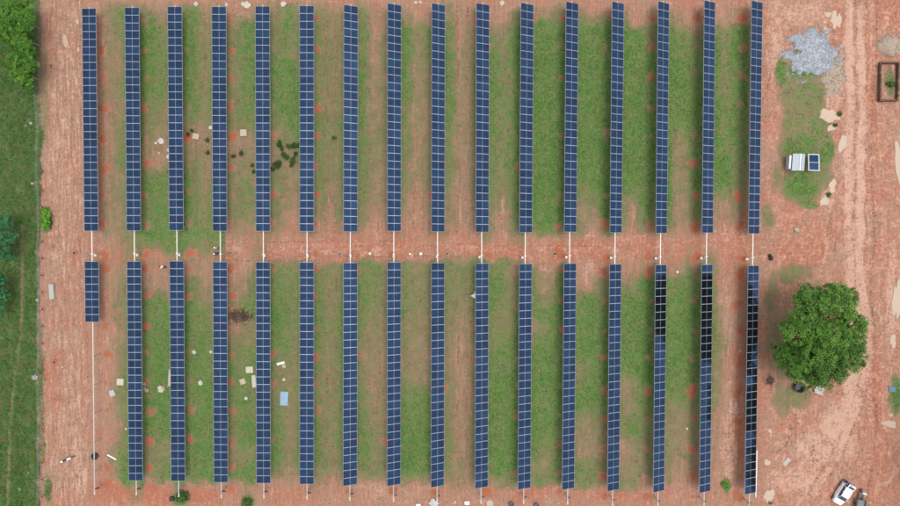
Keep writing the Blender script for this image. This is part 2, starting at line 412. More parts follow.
def masks(X, Y):
    U, V = to_uv(X, Y)
    fine = fbm(X * 1.3, Y * 0.8, 4, 5) - .5
    streak = fbm(X * 3.2, Y * 0.22, 3, 31) - .5
    # --- grass
    s = (X - X0) / SP - 0.0
    ai = np.clip(np.floor(s).astype(int), 0, 14)
    fr = s - np.floor(s)
    vw = V + (fbm(X * .7, Y * .7, 3, 3) - .5) * 16
    g = np.zeros_like(X)
    for a in range(15):
        tb = np.array(AISLE[a], dtype=float)
        k = (ai == a)
        if not k.any(): continue
        vv = vw[k]; f = np.clip(fr[k] + (fbm(X[k] * .6, Y[k] * .35, 3, 41) - .5) * .35, 0, 1)
        L_, M_, R_ = (np.interp(vv, tb[:, 0], tb[:, j]) for j in (1, 2, 3))
        t = np.clip((f - .22) / .28, 0, 1); t2 = np.clip((f - .5) / .28, 0, 1)
        g[k] = np.where(f < .5, L_ * (1 - t) + M_ * t, M_ * (1 - t2) + R_ * t2)
    inarr = sstep(-.02, .12, s) * (1 - sstep(14.95, 15.1, s)) * sstep(-8, 2, V) * (1 - sstep(500, 510, V))
    g = g * inarr
    g = np.maximum(g, blobs(U, V, GP, X, Y, 4.0))
    g = np.maximum(g, .75 * (1 - sstep(36, 41, U + fine * 8)) )
    pth = np.full_like(U, 99.0)
    for (a, b) in zip(PATH[:-1], PATH[1:]):
        tt = np.clip((V - a[1]) / (b[1] - a[1]), 0, 1)
        inside = (V >= a[1]) & (V <= b[1])
        pth = np.where(inside, np.abs(U + fine * 3 - (a[0] + (b[0] - a[0]) * tt)), pth)
    g = g * (1 - .55 * (1 - sstep(.6, 2.4, pth)))
    # --- soil redness
    red = np.full_like(X, .32)
    red = red - .14 * (1 - sstep(70, 100, U)) 
    mid = np.exp(-((V - 248) / 14.0) ** 2) * sstep(80, 110, U) * (1 - sstep(740, 780, U))
    red = red + .14 * sstep(755, 775, U) + .42 * mid + .18 * sstep(470, 492, V) * (1 - sstep(200, 300, U)) * sstep(85, 100, U)
    red = red + blobs(U, V, RP, X, Y, 6.0)
    pale = blobs(U, V, PP, X, Y, 3.0) * .8 + .2 * sstep(755, 775, U) + .08 + .16 * mid
    brk = sstep(.34, .62, fbm(X * .5, Y * .5, 3, 91))
    tpos, tneg = tracks(U + (fbm(X * .3, Y * .3, 2, 19) - .5) * 5, V)
    pale = pale + tpos * (.15 + .6 * brk) * (.55 + .45 * sstep(84, 90, U))
    dark = tneg * (.45 + .55 * sstep(84, 90, U)) * (.4 + .6 * sstep(.3, .6, fbm(X * .6, Y * .6, 3, 97)))
    strk = .3 + .6 * (1 - sstep(82, 92, U)) + .45 * inarr * (1 - mid)
    # --- fresh orange earth thrown up round the posts
    mound = np.zeros_like(X); hgt = np.zeros_like(X)
    rr = random.Random(5)
    for i, (rx, ry, yaw) in enumerate(rows):
        for py in POSTS:
            side = (.85 if i <= 5 else (-.95 if i >= 11 else rr.choice((-.8, .8)))) + rr.uniform(-.3, .25)
            amt = rr.choice((.3, .7, .9, 1.0, 1.0)) if i in (0, 1, 3, 5, 10, 11, 12, 13, 14, 15) else rr.choice((0, .3, .5, .7, .9))
            cx = rx - math.sin(yaw) * py + side; cy = ry + py * math.cos(yaw) + rr.uniform(-.3, .3)
            r = rr.uniform(.42, .85)
            k = (np.abs(X - cx) < 2) & (np.abs(Y - cy) < 2)
            if not k.any() or amt == 0: continue
            ang = np.arctan2(Y[k] - cy, X[k] - cx)
            d = np.hypot(X[k] - cx, (Y[k] - cy) * .9) / (r * (1 + .18 * np.sin(ang * 2 + i + py) + .12 * np.sin(ang * 5 + py)))
            m = amt * (1 - sstep(.35, 1.3, d + fine[k] * 1.4))
            mound[k] = np.maximum(mound[k], m)
            hgt[k] = np.maximum(hgt[k], .16 * amt * np.clip(1 - d, 0, 1))
    g = np.clip(g - .45 * dark, 0, 1)
    return U, V, g, red, pale, mound, hgt, dark, strk

# ground grid: fine on the site, coarse outside it
STEP = 0.22
fx = np.arange(-82, 80.01, STEP); fy = np.arange(-50, 46.01, STEP)
out = np.array([3, 8, 20, 50, 120, 300, 800, 2000.0])
gx = np.concatenate([fx[0] - out[::-1], fx, fx[-1] + out])
gy = np.concatenate([fy[0] - out[::-1], fy, fy[-1] + out])
GX, GY = np.meshgrid(gx, gy)
CX = np.clip(GX, -82, 80); CY = np.clip(GY, -50, 46)
U, V, G, RED, PALE, MOUND, HGT, DARK, STRK = masks(CX, CY)
faro = (np.abs(GX) > 84) | (np.abs(GY) > 52)
G = np.where(faro, .55, G)
# relief: soft swells, clods, wheel ruts in bare earth
rut = (fbm(CX * 4.5, CY * 0.25, 3, 77) - .5)
clod = (fbm(CX * 2.6, CY * 2.6, 3, 51) - .5)
bare = 1 - sstep(.2, .5, G)
GZ = (fbm(CX * .12, CY * .12, 3, 61) - .5) * .10 + clod * .05 + rut * .10 * bare * STRK + clod * .06 * bare - DARK * .05 + HGT + clod * .10 * sstep(.4, .8, G)
GZ = np.where(faro, 0, GZ)
nX, nY = len(gx), len(gy)
idx = np.arange(nX * nY).reshape(nY, nX)
F = np.stack([idx[:-1, :-1], idx[:-1, 1:], idx[1:, 1:], idx[1:, :-1]], -1).reshape(-1, 4)

def ground_z(x, y):
    i = int(np.clip((x - fx[0]) / STEP, 0, len(fx) - 1)) + len(out)
    j = int(np.clip((y - fy[0]) / STEP, 0, len(fy) - 1)) + len(out)
    return float(GZ[j, i])

# ---- ground material: tan to red laterite, dry stubble, green weeds
t = NT('site_ground')
g_ = t.attr('grass'); red_ = t.attr('redness'); pale_ = t.attr('pale'); mound_ = t.attr('mound')
damp_ = t.attr('damp'); strk_ = t.attr('streak')
def nz(sock, gain): return t.math('MULTIPLY', t.math('SUBTRACT', sock, .5), gain)
n_big = t.noise(.22, 5, .6)
n_mid = t.noise(.8, 6, .68, seed=4)
n_fine = t.noise(2.4, 5, .72, seed=9)
n_clod = t.noise(3.4, 3, .6, seed=21)
n_str = t.noise(1.5, 5, .65, stretch=(1, .08, 1), seed=2)
n_str2 = t.noise(3.2, 4, .65, stretch=(1, .10, 1), seed=8)
n_dry = t.noise(.55, 6, .7, seed=13)
tan_c, red_c, orange_c, pale_c = (.30, .176, .121), (.335, .126, .077), (.32, .105, .052), (.485, .298, .22)
rr_ = t.math('ADD', red_, nz(n_mid, 1.5))
rr_ = t.math('ADD', rr_, t.math('MULTIPLY', nz(n_str, 1.6), strk_))
rr_ = t.math('ADD', rr_, nz(n_big, 1.7))
soil = t.mix(t.smooth(rr_, .0, 1.0), tan_c, red_c)
pp_ = t.math('ADD', pale_, t.math('MULTIPLY', nz(n_str2, 2.2), strk_))
pp_ = t.math('ADD', pp_, nz(n_fine, 2.1))
pp_ = t.math('ADD', pp_, nz(n_mid, 1.5))
soil = t.mix(t.smooth(pp_, .05, .95), soil, pale_c)
dk_ = t.math('ADD', t.math('MULTIPLY', damp_, 1.1), nz(n_clod, 2.5))
dk_ = t.math('ADD', dk_, nz(n_mid, -1.0))
dk_ = t.math('ADD', dk_, t.math('MULTIPLY', nz(n_str2, -1.5), strk_))
soil = t.mix(t.math('MULTIPLY', t.smooth(dk_, .0, .75), .85), soil, (.15, .08, .052))
soil = t.mix(t.math('MULTIPLY', t.smooth(t.math('ADD', mound_, nz(n_fine, .8)), .08, .75), .92), soil, orange_c)
gn = t.math('ADD', t.math('MULTIPLY', g_, 1.02), nz(n_mid, 1.05))
gn = t.math('ADD', gn, nz(n_dry, -.55))
gn = t.math('ADD', gn, nz(n_str, .7))
gn = t.math('ADD', gn, nz(n_fine, .85))
gn = t.math('SUBTRACT', gn, t.math('MULTIPLY', mound_, .7))
gn = t.math('SUBTRACT', gn, t.math('MULTIPLY', t.smooth(t.math('SUBTRACT', .12, g_), 0, .12), .3))
dry = t.mix(t.smooth(n_dry, .35, .65), (.235, .165, .10), (.15, .135, .065))
dry = t.mix(t.math('MULTIPLY', t.smooth(dk_, .1, .9), .6), dry, (.085, .062, .035))
green = t.mix(t.smooth(n_dry, .35, .65), (.078, .175, .036), (.145, .185, .066))
green = t.mix(t.math('MULTIPLY', t.smooth(n_clod, .48, .68), .6), green, (.05, .105, .03))
green = t.mix(t.math('MULTIPLY', t.smooth(t.math('ADD', n_fine, nz(n_str, .8)), .54, .72), .6), green, (.19, .155, .08))
c_ = t.mix(t.smooth(gn, .02, .34), soil, dry)
green = t.mix(t.attr('wild'), green, t.mix(t.smooth(t.math('ADD', n_mid, nz(n_fine, .8)), .36, .62), (.135, .125, .075), (.062, .125, .045)))
c_ = t.mix(t.smooth(gn, .27, .8), c_, green)
t.l(c_, t.b.inputs['Base Color'])
t.b.inputs['Roughness'].default_value = .95
t.b.inputs['Specular IOR Level'].default_value = .15
t.bump(t.math('ADD', n_clod, n_fine), .7, .09)
me = np_mesh('ground', np.stack([GX.ravel(), GY.ravel(), GZ.ravel()], 1), F, t.m, True,
             {'grass': G, 'redness': RED, 'pale': PALE, 'mound': MOUND, 'damp': DARK, 'wild': .8 * (1 - sstep(36, 42, U)), 'streak': STRK})
tag(link('ground', me), 'red laterite ground with green weeds between the panel rows', 'ground', kind='structure')

# ------------------------------------------------------------------ grass blades
tg = NT('grass_blades')
ga = tg.attr('tone')
gc = tg.mix(ga, (.055, .14, .026), (.185, .255, .075))
gc = tg.mix(tg.math('MULTIPLY', tg.smooth(tg.noise(.5, 4, .6, seed=5), .45, .7), .5), gc, (.2, .17, .08))
tg.l(gc, tg.b.inputs['Base Color'])
tg.b.inputs['Roughness'].default_value = .7
tg.b.inputs['Specular IOR Level'].default_value = .2

def grass(name, n, lmin, lmax, dens, label, seed, x0=-77, x1=74, tmean=.4, tcol=None):
    r = np.random.default_rng(seed)
    x = r.uniform(x0, x1, n); y = r.uniform(-46, 42, n)
    i = np.clip(((x - fx[0]) / STEP).astype(int), 0, len(fx) - 1) + len(out)
    j = np.clip(((y - fy[0]) / STEP).astype(int), 0, len(fy) - 1) + len(out)
    gg = G[j, i] - .6 * MOUND[j, i] + (fbm(x * 1.8, y * 1.1, 3, 5) - .5) * .7
    keep = r.random(n) < dens * sstep(.25, 1.0, gg)
    x, y, z, gg = x[keep], y[keep], GZ[j, i][keep], gg[keep]
    m = len(x); B = 4
    az = r.uniform(0, 2 * np.pi, (m, B)); L = r.uniform(lmin, lmax, (m, B)) * (0.6 + .6 * np.clip(gg, 0, 1))[:, None]
    el = r.uniform(.35, 1.1, (m, B))
    d = np.stack([np.cos(az) * np.cos(el), np.sin(az) * np.cos(el), np.sin(el)], -1)
    sd = np.stack([-np.sin(az), np.cos(az), 0 * az], -1) * (.028 + .02 * r.random((m, B)))[..., None]
    b = np.stack([x, y, z - .01], -1)[:, None, :] + r.normal(0, .05, (m, B, 3)) * np.array([1, 1, 0])
    Vt = np.stack([b - sd, b + sd, b + d * L[..., None]], 2).reshape(-1, 3)
    Ft = np.arange(len(Vt)).reshape(-1, 3)
    tone = np.repeat(np.clip(r.normal(tmean, .25, (m, B)) + .5 * (fbm(x * .5, y * .5, 3, 8) - .5)[:, None], 0, 1).reshape(-1), 3)
    return tag(link(name, np_mesh(name, Vt, Ft, tg.m, False, {'tone': tone})), label, 'grass', kind='stuff')
grass('weeds', 480000, .08, .20, .8, 'short green weeds growing between the solar panel rows', 3, -65.5)

grass('tall_weeds', 42000, .25, .6, 1.0, 'rough tall weeds in the field left of the wire fence', 9, -77, -65.2, .22)

# ------------------------------------------------------------------ solar trackers
M_steel = mat('galvanised_steel', (.62, .63, .64), .42, .75, .1, 3, dirt=(.42, .33, .27), dirt_amt=.25)
M_tube = mat('pale_galvanised_tube', (.66, .64, .61), .45, .25, .06, 2, dirt=(.6, .5, .43), dirt_amt=.3)
M_frame = mat('anodised_frame', (.43, .48, .54), .45, .25, .05, 4)
M_back = mat('white_backsheet', (.36, .42, .52), .3, 0, .04, 4)
M_white = mat('white_paint', (.80, .80, .78), .45, 0, .05, 5, dirt=(.5, .38, .3), dirt_amt=.2)
M_black = mat('black_plastic', (.022, .022, .025), .45, 0, .2, 6)
M_dark = mat('dark_metal', (.06, .06, .065), .5, .4, .2, 6)

def cell_material(name, col):
    t = NT(name)
    oi = t.n('ShaderNodeObjectInfo').outputs['Random']
    v = t.math('MULTIPLY_ADD', oi, .26); t.t.nodes[-1].inputs[2].default_value = .87
    tc = t.n('ShaderNodeTexCoord').outputs['Object']
    sx = t.n('ShaderNodeSeparateXYZ'); t.l(tc, sx.inputs[0])
    # cell grid: fine pale gaps between the dark cells
    def gap(s, p, wd):
        m = t.math('PINGPONG', s, p / 2)
        return t.math('LESS_THAN', m, wd)
    gl = t.math('MAXIMUM', gap(sx.outputs[0], .0945, .0018), gap(sx.outputs[1], .178, .0018))
    base = t.mix(t.smooth(t.noise(.45, 3, .6, seed=3), .3, .7), tuple(c * .8 for c in col), tuple(c * 1.15 for c in col))
    vm = t.n('ShaderNodeVectorMath', operation='SCALE'); t.l(base, vm.inputs[0]); t.l(v, vm.inputs['Scale'])
    c = t.mix(t.math('MULTIPLY', gl, .5), vm.outputs[0], (.12, .17, .28))
    t.l(c, t.b.inputs['Base Color'])
    t.b.inputs['Metallic'].default_value = 1.0
    t.b.inputs['Roughness'].default_value = .07
    dif = t.n('ShaderNodeBsdfDiffuse'); dif.inputs[0].default_value = (.16, .18, .24, 1)   # thin dust film
    ms = t.n('ShaderNodeMixShader')
    dn = t.math('MULTIPLY', t.smooth(t.noise(.8, 5, .65, seed=6), .3, .8), .018)
    t.l(t.math('ADD', dn, .03), ms.inputs[0])
    o = t.t.nodes['Material Output']
    t.l(t.b.outputs[0], ms.inputs[1]); t.l(dif.outputs[0], ms.inputs[2]); t.l(ms.outputs[0], o.inputs[0])
    return t.m
M_cell = cell_material('silicon_cells', (.0255, .055, .118))

# one module: aluminium frame with backsheet, two blocks of half cells on it
def module_mesh():
    b = MB(); fw = .021; hx, hy = MOD_W / 2, MOD_L / 2; th = .035
    for s in (-1, 1):
        b.box((s * (hx - fw / 2), 0, 0), (fw, MOD_L, th), m=0)
        b.box((0, s * (hy - fw / 2), .0005), (MOD_W - 2 * fw, fw, th - .003), m=0)
    b.box((0, 0, .003), (MOD_W - 2 * fw, MOD_L - 2 * fw, .012), m=1)
    return b.mesh('solar_module', [M_frame, M_back])
ME_MOD = module_mesh()
BX = (MOD_W - .042 - .026) / 2
b = MB(); b.box((0, 0, 0), (BX - .006, MOD_L - .042 - .010, .006))
ME_CELL = b.mesh('cell_block', M_cell)
CELL_X = .013 + BX / 2
b = MB()
b.box((0, 0, -.055), (.09, .06, .06)); b.box((0, 0, -.095), (.17, .17, .02))
b.box((-.062, 0, .72), (.015, .12, 1.9 - .04)); b.box((.062, 0, .72), (.015, .12, 1.86)); b.box((0, 0, .72), (.11, .012, 1.86))
ME_POST = None
def post_mesh():
    b = MB()                                   # H pile with a bearing ring on top
    h = AX - .12
    for s in (-1, 1): b.box((s * .06, 0, h / 2 - .15), (.012, .11, h + .3))
    b.box((0, 0, h / 2 - .15), (.108, .01, h + .3))
    b.box((0, 0, h + .01), (.2, .13, .022))
    ring = [(math.cos(a) * .105, 0, AX + math.sin(a) * .105) for a in np.linspace(0, 2 * math.pi, 13)]
    b.tube(ring, .022, 5, cap=False)
    return b.mesh('support_post', M_steel)
ME_POST = post_mesh()
def drive_mesh():
    b = MB()                                   # slew ring and housing round the tube
    b.tube([(0, -.11, AX), (0, .11, AX)], .19, 16)
    b.box((0, 0, AX - .24), (.34, .2, .16), bevel=.02)
    b.tube([(-.16, 0, AX - .22), (.16, 0, AX - .22)], .075, 10)
    return b.mesh('slew_drive', M_tube)
ME_DRIVE = drive_mesh()
b = MB(); b.tube([(-.12, -.34, AX - .24), (-.12, -.1, AX - .24)], .06, 10)
ME_MOTOR = b.mesh('motor', M_steel)
b = MB(); b.box((0, 0, 0), (.28, .34, .22), bevel=.03); b.box((-.03, 0, .12), (.22, .28, .02))
ME_CTRL = b.mesh('controller_box', M_white)
b = MB()
for k in range(-1, 2, 2): b.box((k * .35, 0, 0), (.7, .05, .05))
ME_RAIL = None

LABELS = [
 'leftmost solar tracker row, only eight modules below the lane, then bare tube',
 'solar tracker row second from the left, just right of the row with the bare tube',
 'solar tracker row third from the left, with white scraps lying along its left edge',
 'fourth solar tracker row from the left, with two workers at its drive',
 'fifth solar tracker row from the left, just left of the dark shrubs',
 'sixth solar tracker row from the left, just right of the dark shrubs',
 'solar tracker row seventh from the left, the leftmost of the steeply tilted rows',
 'solar tracker row eighth from the left, two rows left of the one with white cloth',
 'solar tracker row ninth from the left, its bottom end beside a crumpled white bundle',
 'solar tracker row tenth from the left, with a white cloth caught on its left edge',
 'solar tracker row eleventh from the left, just right of the row with the white cloth',
 'solar tracker row fifth from the right, between two bright green aisles',
 'solar tracker row fourth from the right, between two bright green aisles',
 'third solar tracker row from the right, lower half partly darkened by the reflected tree',
 'second solar tracker row from the right, lower half darkened by the reflected tree',
 'rightmost solar tracker row beside the open dirt, nearest to the big tree',
]
for i, (rx, ry, yaw) in enumerate(rows):
    root = empty('solar_tracker', (rx, ry, 0), yaw)
    tag(root, LABELS[i], 'solar tracker', 'rows of solar trackers')
    rr = random.Random(100 + i)
    th = RAD(TILT[i])
    half_up = range(NMOD)
    ys = [GAP / 2 + PITCH * (k + .5) for k in range(NMOD)]
    nlow = 8 if i == 0 else NMOD
    ys += [-(GAP / 2 + PITCH * (k + .5)) for k in range(nlow)]
    off = .155
    rail = MB()
    for y in ys:
        a = th + RAD(rr.gauss(0, .35)); px_ = RAD(rr.gauss(0, .25))
        mo = link('solar_module', ME_MOD, root, (math.sin(th) * off, y, AX + math.cos(th) * off), (px_, a, 0))
        for s in (-1, 1):
            link('cell_block', ME_CELL, mo, (s * CELL_X, 0, .0135))
        R = Matrix.Rotation(th, 3, 'Y')
        rail.box(R @ Vector((0, 0, .105)) + Vector((0, y + PITCH * .48, AX)), (1.3, .06, .05), R)
    ro = rail.build('mounting_rails', M_steel, root); ro['kind'] = 'stuff'
    y1 = GAP / 2 + HALF + .25; y0 = -(GAP / 2 + HALF + 2.35 + rr.uniform(-.15, .15))
    tb = MB()
    tb.tube([(0, y1, AX), (0, y0, AX)], .075, 12)
    n_c = 6
    for k in range(n_c):                                  # couplers clamped round the joints
        yc = y0 + .3 + (y1 - y0 - .6) * k / (n_c - 1)
        tb.tube([(0, yc - .16, AX), (0, yc + .16, AX)], .088, 12)
    tb.build('torque_tube', M_tube, root)
    for py in POSTS:
        link('support_post', ME_POST, root, (0, py, 0))
    # end stop plates
    d = link('slew_drive', ME_DRIVE, root, (0, -1.15 + .0, 0))
    link('motor', ME_MOTOR, d)
    if i != 3:
        link('controller_box', ME_CTRL, root, (-.16 if i < 9 else -.3, -1.15 - .25, 1.0 if i < 12 else .9))
    # pale end cap on the lower tip
    e_ = MB(); e_.tube([(0, y0 - .03, AX), (0, y0 + .06, AX)], .11, 12); e_.build('end_cap', M_white, root)
    lk = MB(); lk.box((.02, y0 + .75, AX - .32), (.12, .14, .62)); lk.box((.28, y0 + .75, AX - .45), (.4, .16, .22))
    lk.build('damper', M_dark, root)

# ------------------------------------------------------------------ trees and plants
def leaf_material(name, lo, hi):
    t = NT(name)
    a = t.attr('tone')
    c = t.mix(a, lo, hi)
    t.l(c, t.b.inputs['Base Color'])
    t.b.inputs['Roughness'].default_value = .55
    t.b.inputs['Specular IOR Level'].default_value = .25
    tr = t.n('ShaderNodeBsdfTranslucent'); t.l(c, tr.inputs[0])
    ms = t.n('ShaderNodeMixShader'); ms.inputs[0].default_value = .22
    t.l(t.b.outputs[0], ms.inputs[1]); t.l(tr.outputs[0], ms.inputs[2])
    t.l(ms.outputs[0], t.t.nodes['Material Output'].inputs[0])
    return t.m
M_leaf_main = leaf_material('mango_leaves', (.042, .115, .018), (.15, .31, .045))
M_leaf_left = leaf_material('bush_tree_leaves', (.05, .14, .018), (.15, .33, .04))
M_leaf_edge = leaf_material('blue_green_leaves', (.03, .12, .045), (.08, .25, .09))
M_leaf_lime = leaf_material('lime_leaves', (.09, .25, .02), (.17, .40, .04))
M_leaf_shrub = leaf_material('shrub_leaves', (.028, .07, .016), (.075, .15, .032))
M_bark = mat('bark', (.11, .085, .065), .9, 0, .3, 8, bump=.6)

def leaf_cloud(lobes, n, size, seed, flat=.75):
    """leaf-sized faces spread over many small twig clumps on the lobes of a crown"""
    r = np.random.default_rng(seed)
    lobes = np.array(lobes, dtype=float)          # x y z radius
    wts = lobes[:, 3] ** 2; wts /= wts.sum()
    nc = max(12, n // 45)
    li = r.choice(len(lobes), nc, p=wts)
    d = r.normal(size=(nc, 3)); d[:, 2] = np.where(r.random(nc) < .72, np.abs(d[:, 2]) * 1.1 - .2 * r.random(nc), -np.abs(d[:, 2]) * 1.3)
    d /= np.linalg.norm(d, axis=1)[:, None]
    rad = lobes[li, 3] * (1 - .42 * r.random(nc) ** 1.6) * (1 + .10 * r.normal(size=nc))
    c = lobes[li, :3] + d * rad[:, None] * np.array([1, 1, flat])
    cs = (.30 + .40 * r.random(nc)) * np.clip(lobes[li, 3] / 2.2, .35, 1.2)
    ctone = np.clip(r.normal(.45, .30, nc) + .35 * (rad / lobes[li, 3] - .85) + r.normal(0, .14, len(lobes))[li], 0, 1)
    k = r.integers(0, nc, n)
    o = r.normal(size=(n, 3)); o /= np.linalg.norm(o, axis=1)[:, None]
    o *= (r.random(n) ** .5)[:, None]
    p = c[k] + o * cs[k][:, None] * np.array([1, 1, .6])
    nrm = d[k] * .6 + o * .5 + r.normal(0, .45, (n, 3)) + np.array([0, 0, .55])
    nrm /= np.linalg.norm(nrm, axis=1)[:, None]
    a = r.normal(size=(n, 3)); u = np.cross(nrm, a); u /= np.linalg.norm(u, axis=1)[:, None]
    v = np.cross(nrm, u)
    L = size * (.6 + .8 * r.random(n))[:, None]; W = L * .30
    Vt = np.stack([p - u * L, p - v * W + nrm * L * .1, p + u * L, p + v * W + nrm * L * .1], 1).reshape(-1, 3)
    Ft = np.arange(len(Vt)).reshape(-1, 4)
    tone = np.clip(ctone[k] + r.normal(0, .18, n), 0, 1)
    return Vt, Ft, np.repeat(tone, 4), c

def tree(name, lobes, n, size, base, trunk_r, leafmat, label, cat, group=None, seed=1, limbs=True):
    root = empty(name, base)
    tag(root, label, cat, group)
    bx, by, bz = base
    L = [(x - bx, y - by, z - bz, rr) for x, y, z, rr in lobes]
    Vt, Ft, tone, cl = leaf_cloud(L, n, size, seed)
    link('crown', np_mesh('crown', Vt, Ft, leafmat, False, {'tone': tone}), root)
    tb = MB(); r = random.Random(seed)
    zc = min(l[2] for l in L) * .55
    fork = Vector((0.1 * trunk_r, 0, max(.3, zc)))
    tb.tube([(0, 0, -.2), (0.02, 0.02, fork.z * .4), tuple(fork)], [trunk_r * 1.35, trunk_r * 1.05, trunk_r * .95], 10)
    if limbs:
        for l in L:
            e = Vector(l[:3]); m = fork.lerp(e, .5) + Vector((r.uniform(-.3, .3), r.uniform(-.3, .3), -.15 * e.length * .3))
            tb.tube([tuple(fork), tuple(m), tuple(e)], [trunk_r * .55, trunk_r * .36, trunk_r * .15], 7)
            for q in range(5):
                dd = Vector((r.gauss(0, 1), r.gauss(0, 1), abs(r.gauss(0, .8)))).normalized() * l[3] * r.uniform(.55, .95)
                s0 = m.lerp(e, r.uniform(.3, 1))
                tb.tube([tuple(s0), tuple(s0.lerp(e + dd, .5) + Vector((0, 0, .1))), tuple(e + dd)], [trunk_r * .16, trunk_r * .1, trunk_r * .04], 5)
    tb.build('trunk', M_bark, root)
    return root

def lobe(px, py, rpx, z):
    p = at(px, py, z)
    return (p.x, p.y, z, rpx / 600.0 * (CAM_H - z))

LB = [lobe(813,303,17.7,7.7), lobe(836,303,18.6,7.0), lobe(850,327,14.9,6.9), lobe(846,355,16.7,6.4), lobe(825,368,18.6,6.7),
      lobe(797,361,17.7,5.6), lobe(797,330,15.8,6.8), lobe(829,338,18.6,8.5), lobe(829,290,7.4,6.7), lobe(784,352,10.2,5.5), lobe(808,380,9.3,5.1), lobe(806,318,13.0,8.5), lobe(852,343,12.1,6.0), lobe(811,355,12.1,8.0)]
bp = at(812, 334, 0)
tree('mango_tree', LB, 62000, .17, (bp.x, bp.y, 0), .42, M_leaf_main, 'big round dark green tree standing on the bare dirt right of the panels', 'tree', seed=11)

def big_tree(cx, cy, seed, label):
    r_ = random.Random(seed)
    L_ = [(cx + r_.uniform(-2.6, 2.6), cy + r_.uniform(-4.4, 4.4), r_.uniform(8.0, 11.4), r_.uniform(2.3, 3.0)) for _ in range(11)]
    tree('mango_tree', L_, 15000, .3, (cx, cy, 0), .4, M_leaf_main, label, 'tree', 'tall trees beyond the right edge', seed)
big_tree(71, -26.5, 31, 'tall tree beyond the right edge, mirrored in the rightmost row just below the big tree')
big_tree(71.5, -36, 32, 'tall tree beyond the right edge, mirrored in the lower end of the rightmost row')
big_tree(71.5, -45.5, 33, 'tall tree beyond the bottom right corner, mirrored in the foot of the rightmost row')
LB = [lobe(10,14,13,4.8), lobe(22,22,12,4.4), lobe(8,34,12,4.6), lobe(24,10,9,4.0), lobe(18,40,10,4.2)]
bp = at(16, 24, 0)
tree('bushy_tree', LB, 24000, .14, (bp.x + .5, bp.y, 0), .22, M_leaf_left, 'bushy bright green tree in the top left corner behind the fence', 'tree', 'trees behind the fence', seed=12)
LB = [lobe(26,50,9,3.8), lobe(16,60,9,3.8), lobe(28,66,9,3.6), lobe(22,77,9,3.4), lobe(31,58,6,3.0), lobe(12,70,6,3.0), lobe(27,84,6,2.8)]
bp = at(24, 66, 0)
tree('bushy_tree', LB, 20000, .13, (bp.x + .4, bp.y, 0), .18, M_leaf_left, 'bright green tree by the fence, just below the top left corner tree', 'tree', 'trees behind the fence', seed=13)
LB = [lobe(4,222,8,3.6), lobe(9,236,8,3.6), lobe(2,248,9,3.8), lobe(8,256,6,3.0)]
bp = at(6, 238, 0)
tree('bushy_tree', LB, 12000, .13, (bp.x + .3, bp.y, 0), .16, M_leaf_edge, 'blue green tree at the left edge, upper of the two below the corner trees', 'tree', 'trees behind the fence', seed=14)
LB = [lobe(-2,282,9,3.4), lobe(3,295,7,3.0), lobe(-1,308,7,3.0)]
bp = at(0, 293, 0)
tree('bushy_tree', LB, 9000, .13, (bp.x + .2, bp.y, 0), .15, M_leaf_edge, 'blue green tree cut by the left edge, lower of the two below the corner trees', 'tree', 'trees behind the fence', seed=15)
LB = [lobe(45,214,4.6,.8), lobe(45,222,5,.9), lobe(47,227,3.6,.7), lobe(48,218,3.4,.6)]
bp = at(46, 220, 0)
tree('lime_bush', LB, 5000, .11, (bp.x, bp.y, 0), .05, M_leaf_lime, 'small lime green bush at the fence line beside the dirt track', 'bush', seed=16)

def shrub(px, py, r, label, group, seed, m=None, n=700, z=.45, name='shrub'):
    rs = random.Random(seed)
    LB = [lobe(px + rs.uniform(-.5, .5) * r, py + rs.uniform(-.5, .5) * r, r * .7, z * rs.uniform(.6, 1)) for _ in range(3)]
    p = at(px, py, 0)
    tree(name, LB, n, .085, (p.x, p.y, ground_z(p.x, p.y)), .03, m or M_leaf_shrub, label, 'shrub', group, seed, limbs=True)

SH = [(279.5,143.5,3.0),(282,148,2.2),(288,146,2.4),(294,144.5,3.0),(299,145.5,2.6),(284,155,2.6),(286.5,157.5,2.4),(295.5,154,2.4),(292,159.5,2.8),(277,166,3.8),(279,163,2.6),(291.5,164.5,1.8),(273,168,2.2)]
SHL = ['top left of the clump', 'just below the top left one', 'top middle of the clump', 'big one at the top right', 'nearest the sixth row at the top', 'middle of the clump, left of two', 'middle of the clump, right of two',
       'right side near the sixth row', 'below the one on the right side', 'the biggest, at the lower left', 'just above the biggest one', 'small one at the bottom right', 'lowest, against the fifth row']
for k, (x, y, r) in enumerate(SH):
    shrub(x, y, r, 'dark green shrub between the fifth and sixth rows, ' + SHL[k], 'shrubs between the fifth and sixth rows', 300 + k, n=int(320 * r))
for k, (x, y, r) in enumerate([(240.5,152.5,2.6),(233,155.5,2.0),(252,165,1.8),(254,171,1.8)]):
    shrub(x, y, r, ['dark shrub beside white scrap between the fourth and fifth rows', 'round dark tuft right against the fourth panel row, above its red earth patch',
                    'dark green tuft left of the fifth row, upper of two', 'dark green tuft left of the fifth row, lower of two'][k], 'tufts between the fourth and fifth rows', 330 + k, n=500)
for k, (x, y, r) in enumerate([(207,140,1.8),(208,152.5,2.0),(192,130,1.6),(188,134,2.2)]):
    shrub(x, y, r, ['dark tuft left of the fourth row, upper of two', 'dark tuft left of the fourth row, lower of two',
                    'small dark tuft above the cream crate between the third and fourth rows', 'dark brown green tuft left of the cream crate, against the third row'][k], 'tufts between the third and fourth rows', 340 + k, n=400)
shrub(334, 137.5, 1.8, 'single small dark shrub between the sixth and seventh rows', None, 351, n=500)
M_leaf_low = leaf_material('low_weed_leaves', (.05, .10, .02), (.12, .2, .045))
shrub(181, 500, 8, 'broad low green bush at the bottom tip of the third row', None, 352, M_leaf_low, 4200, .5)
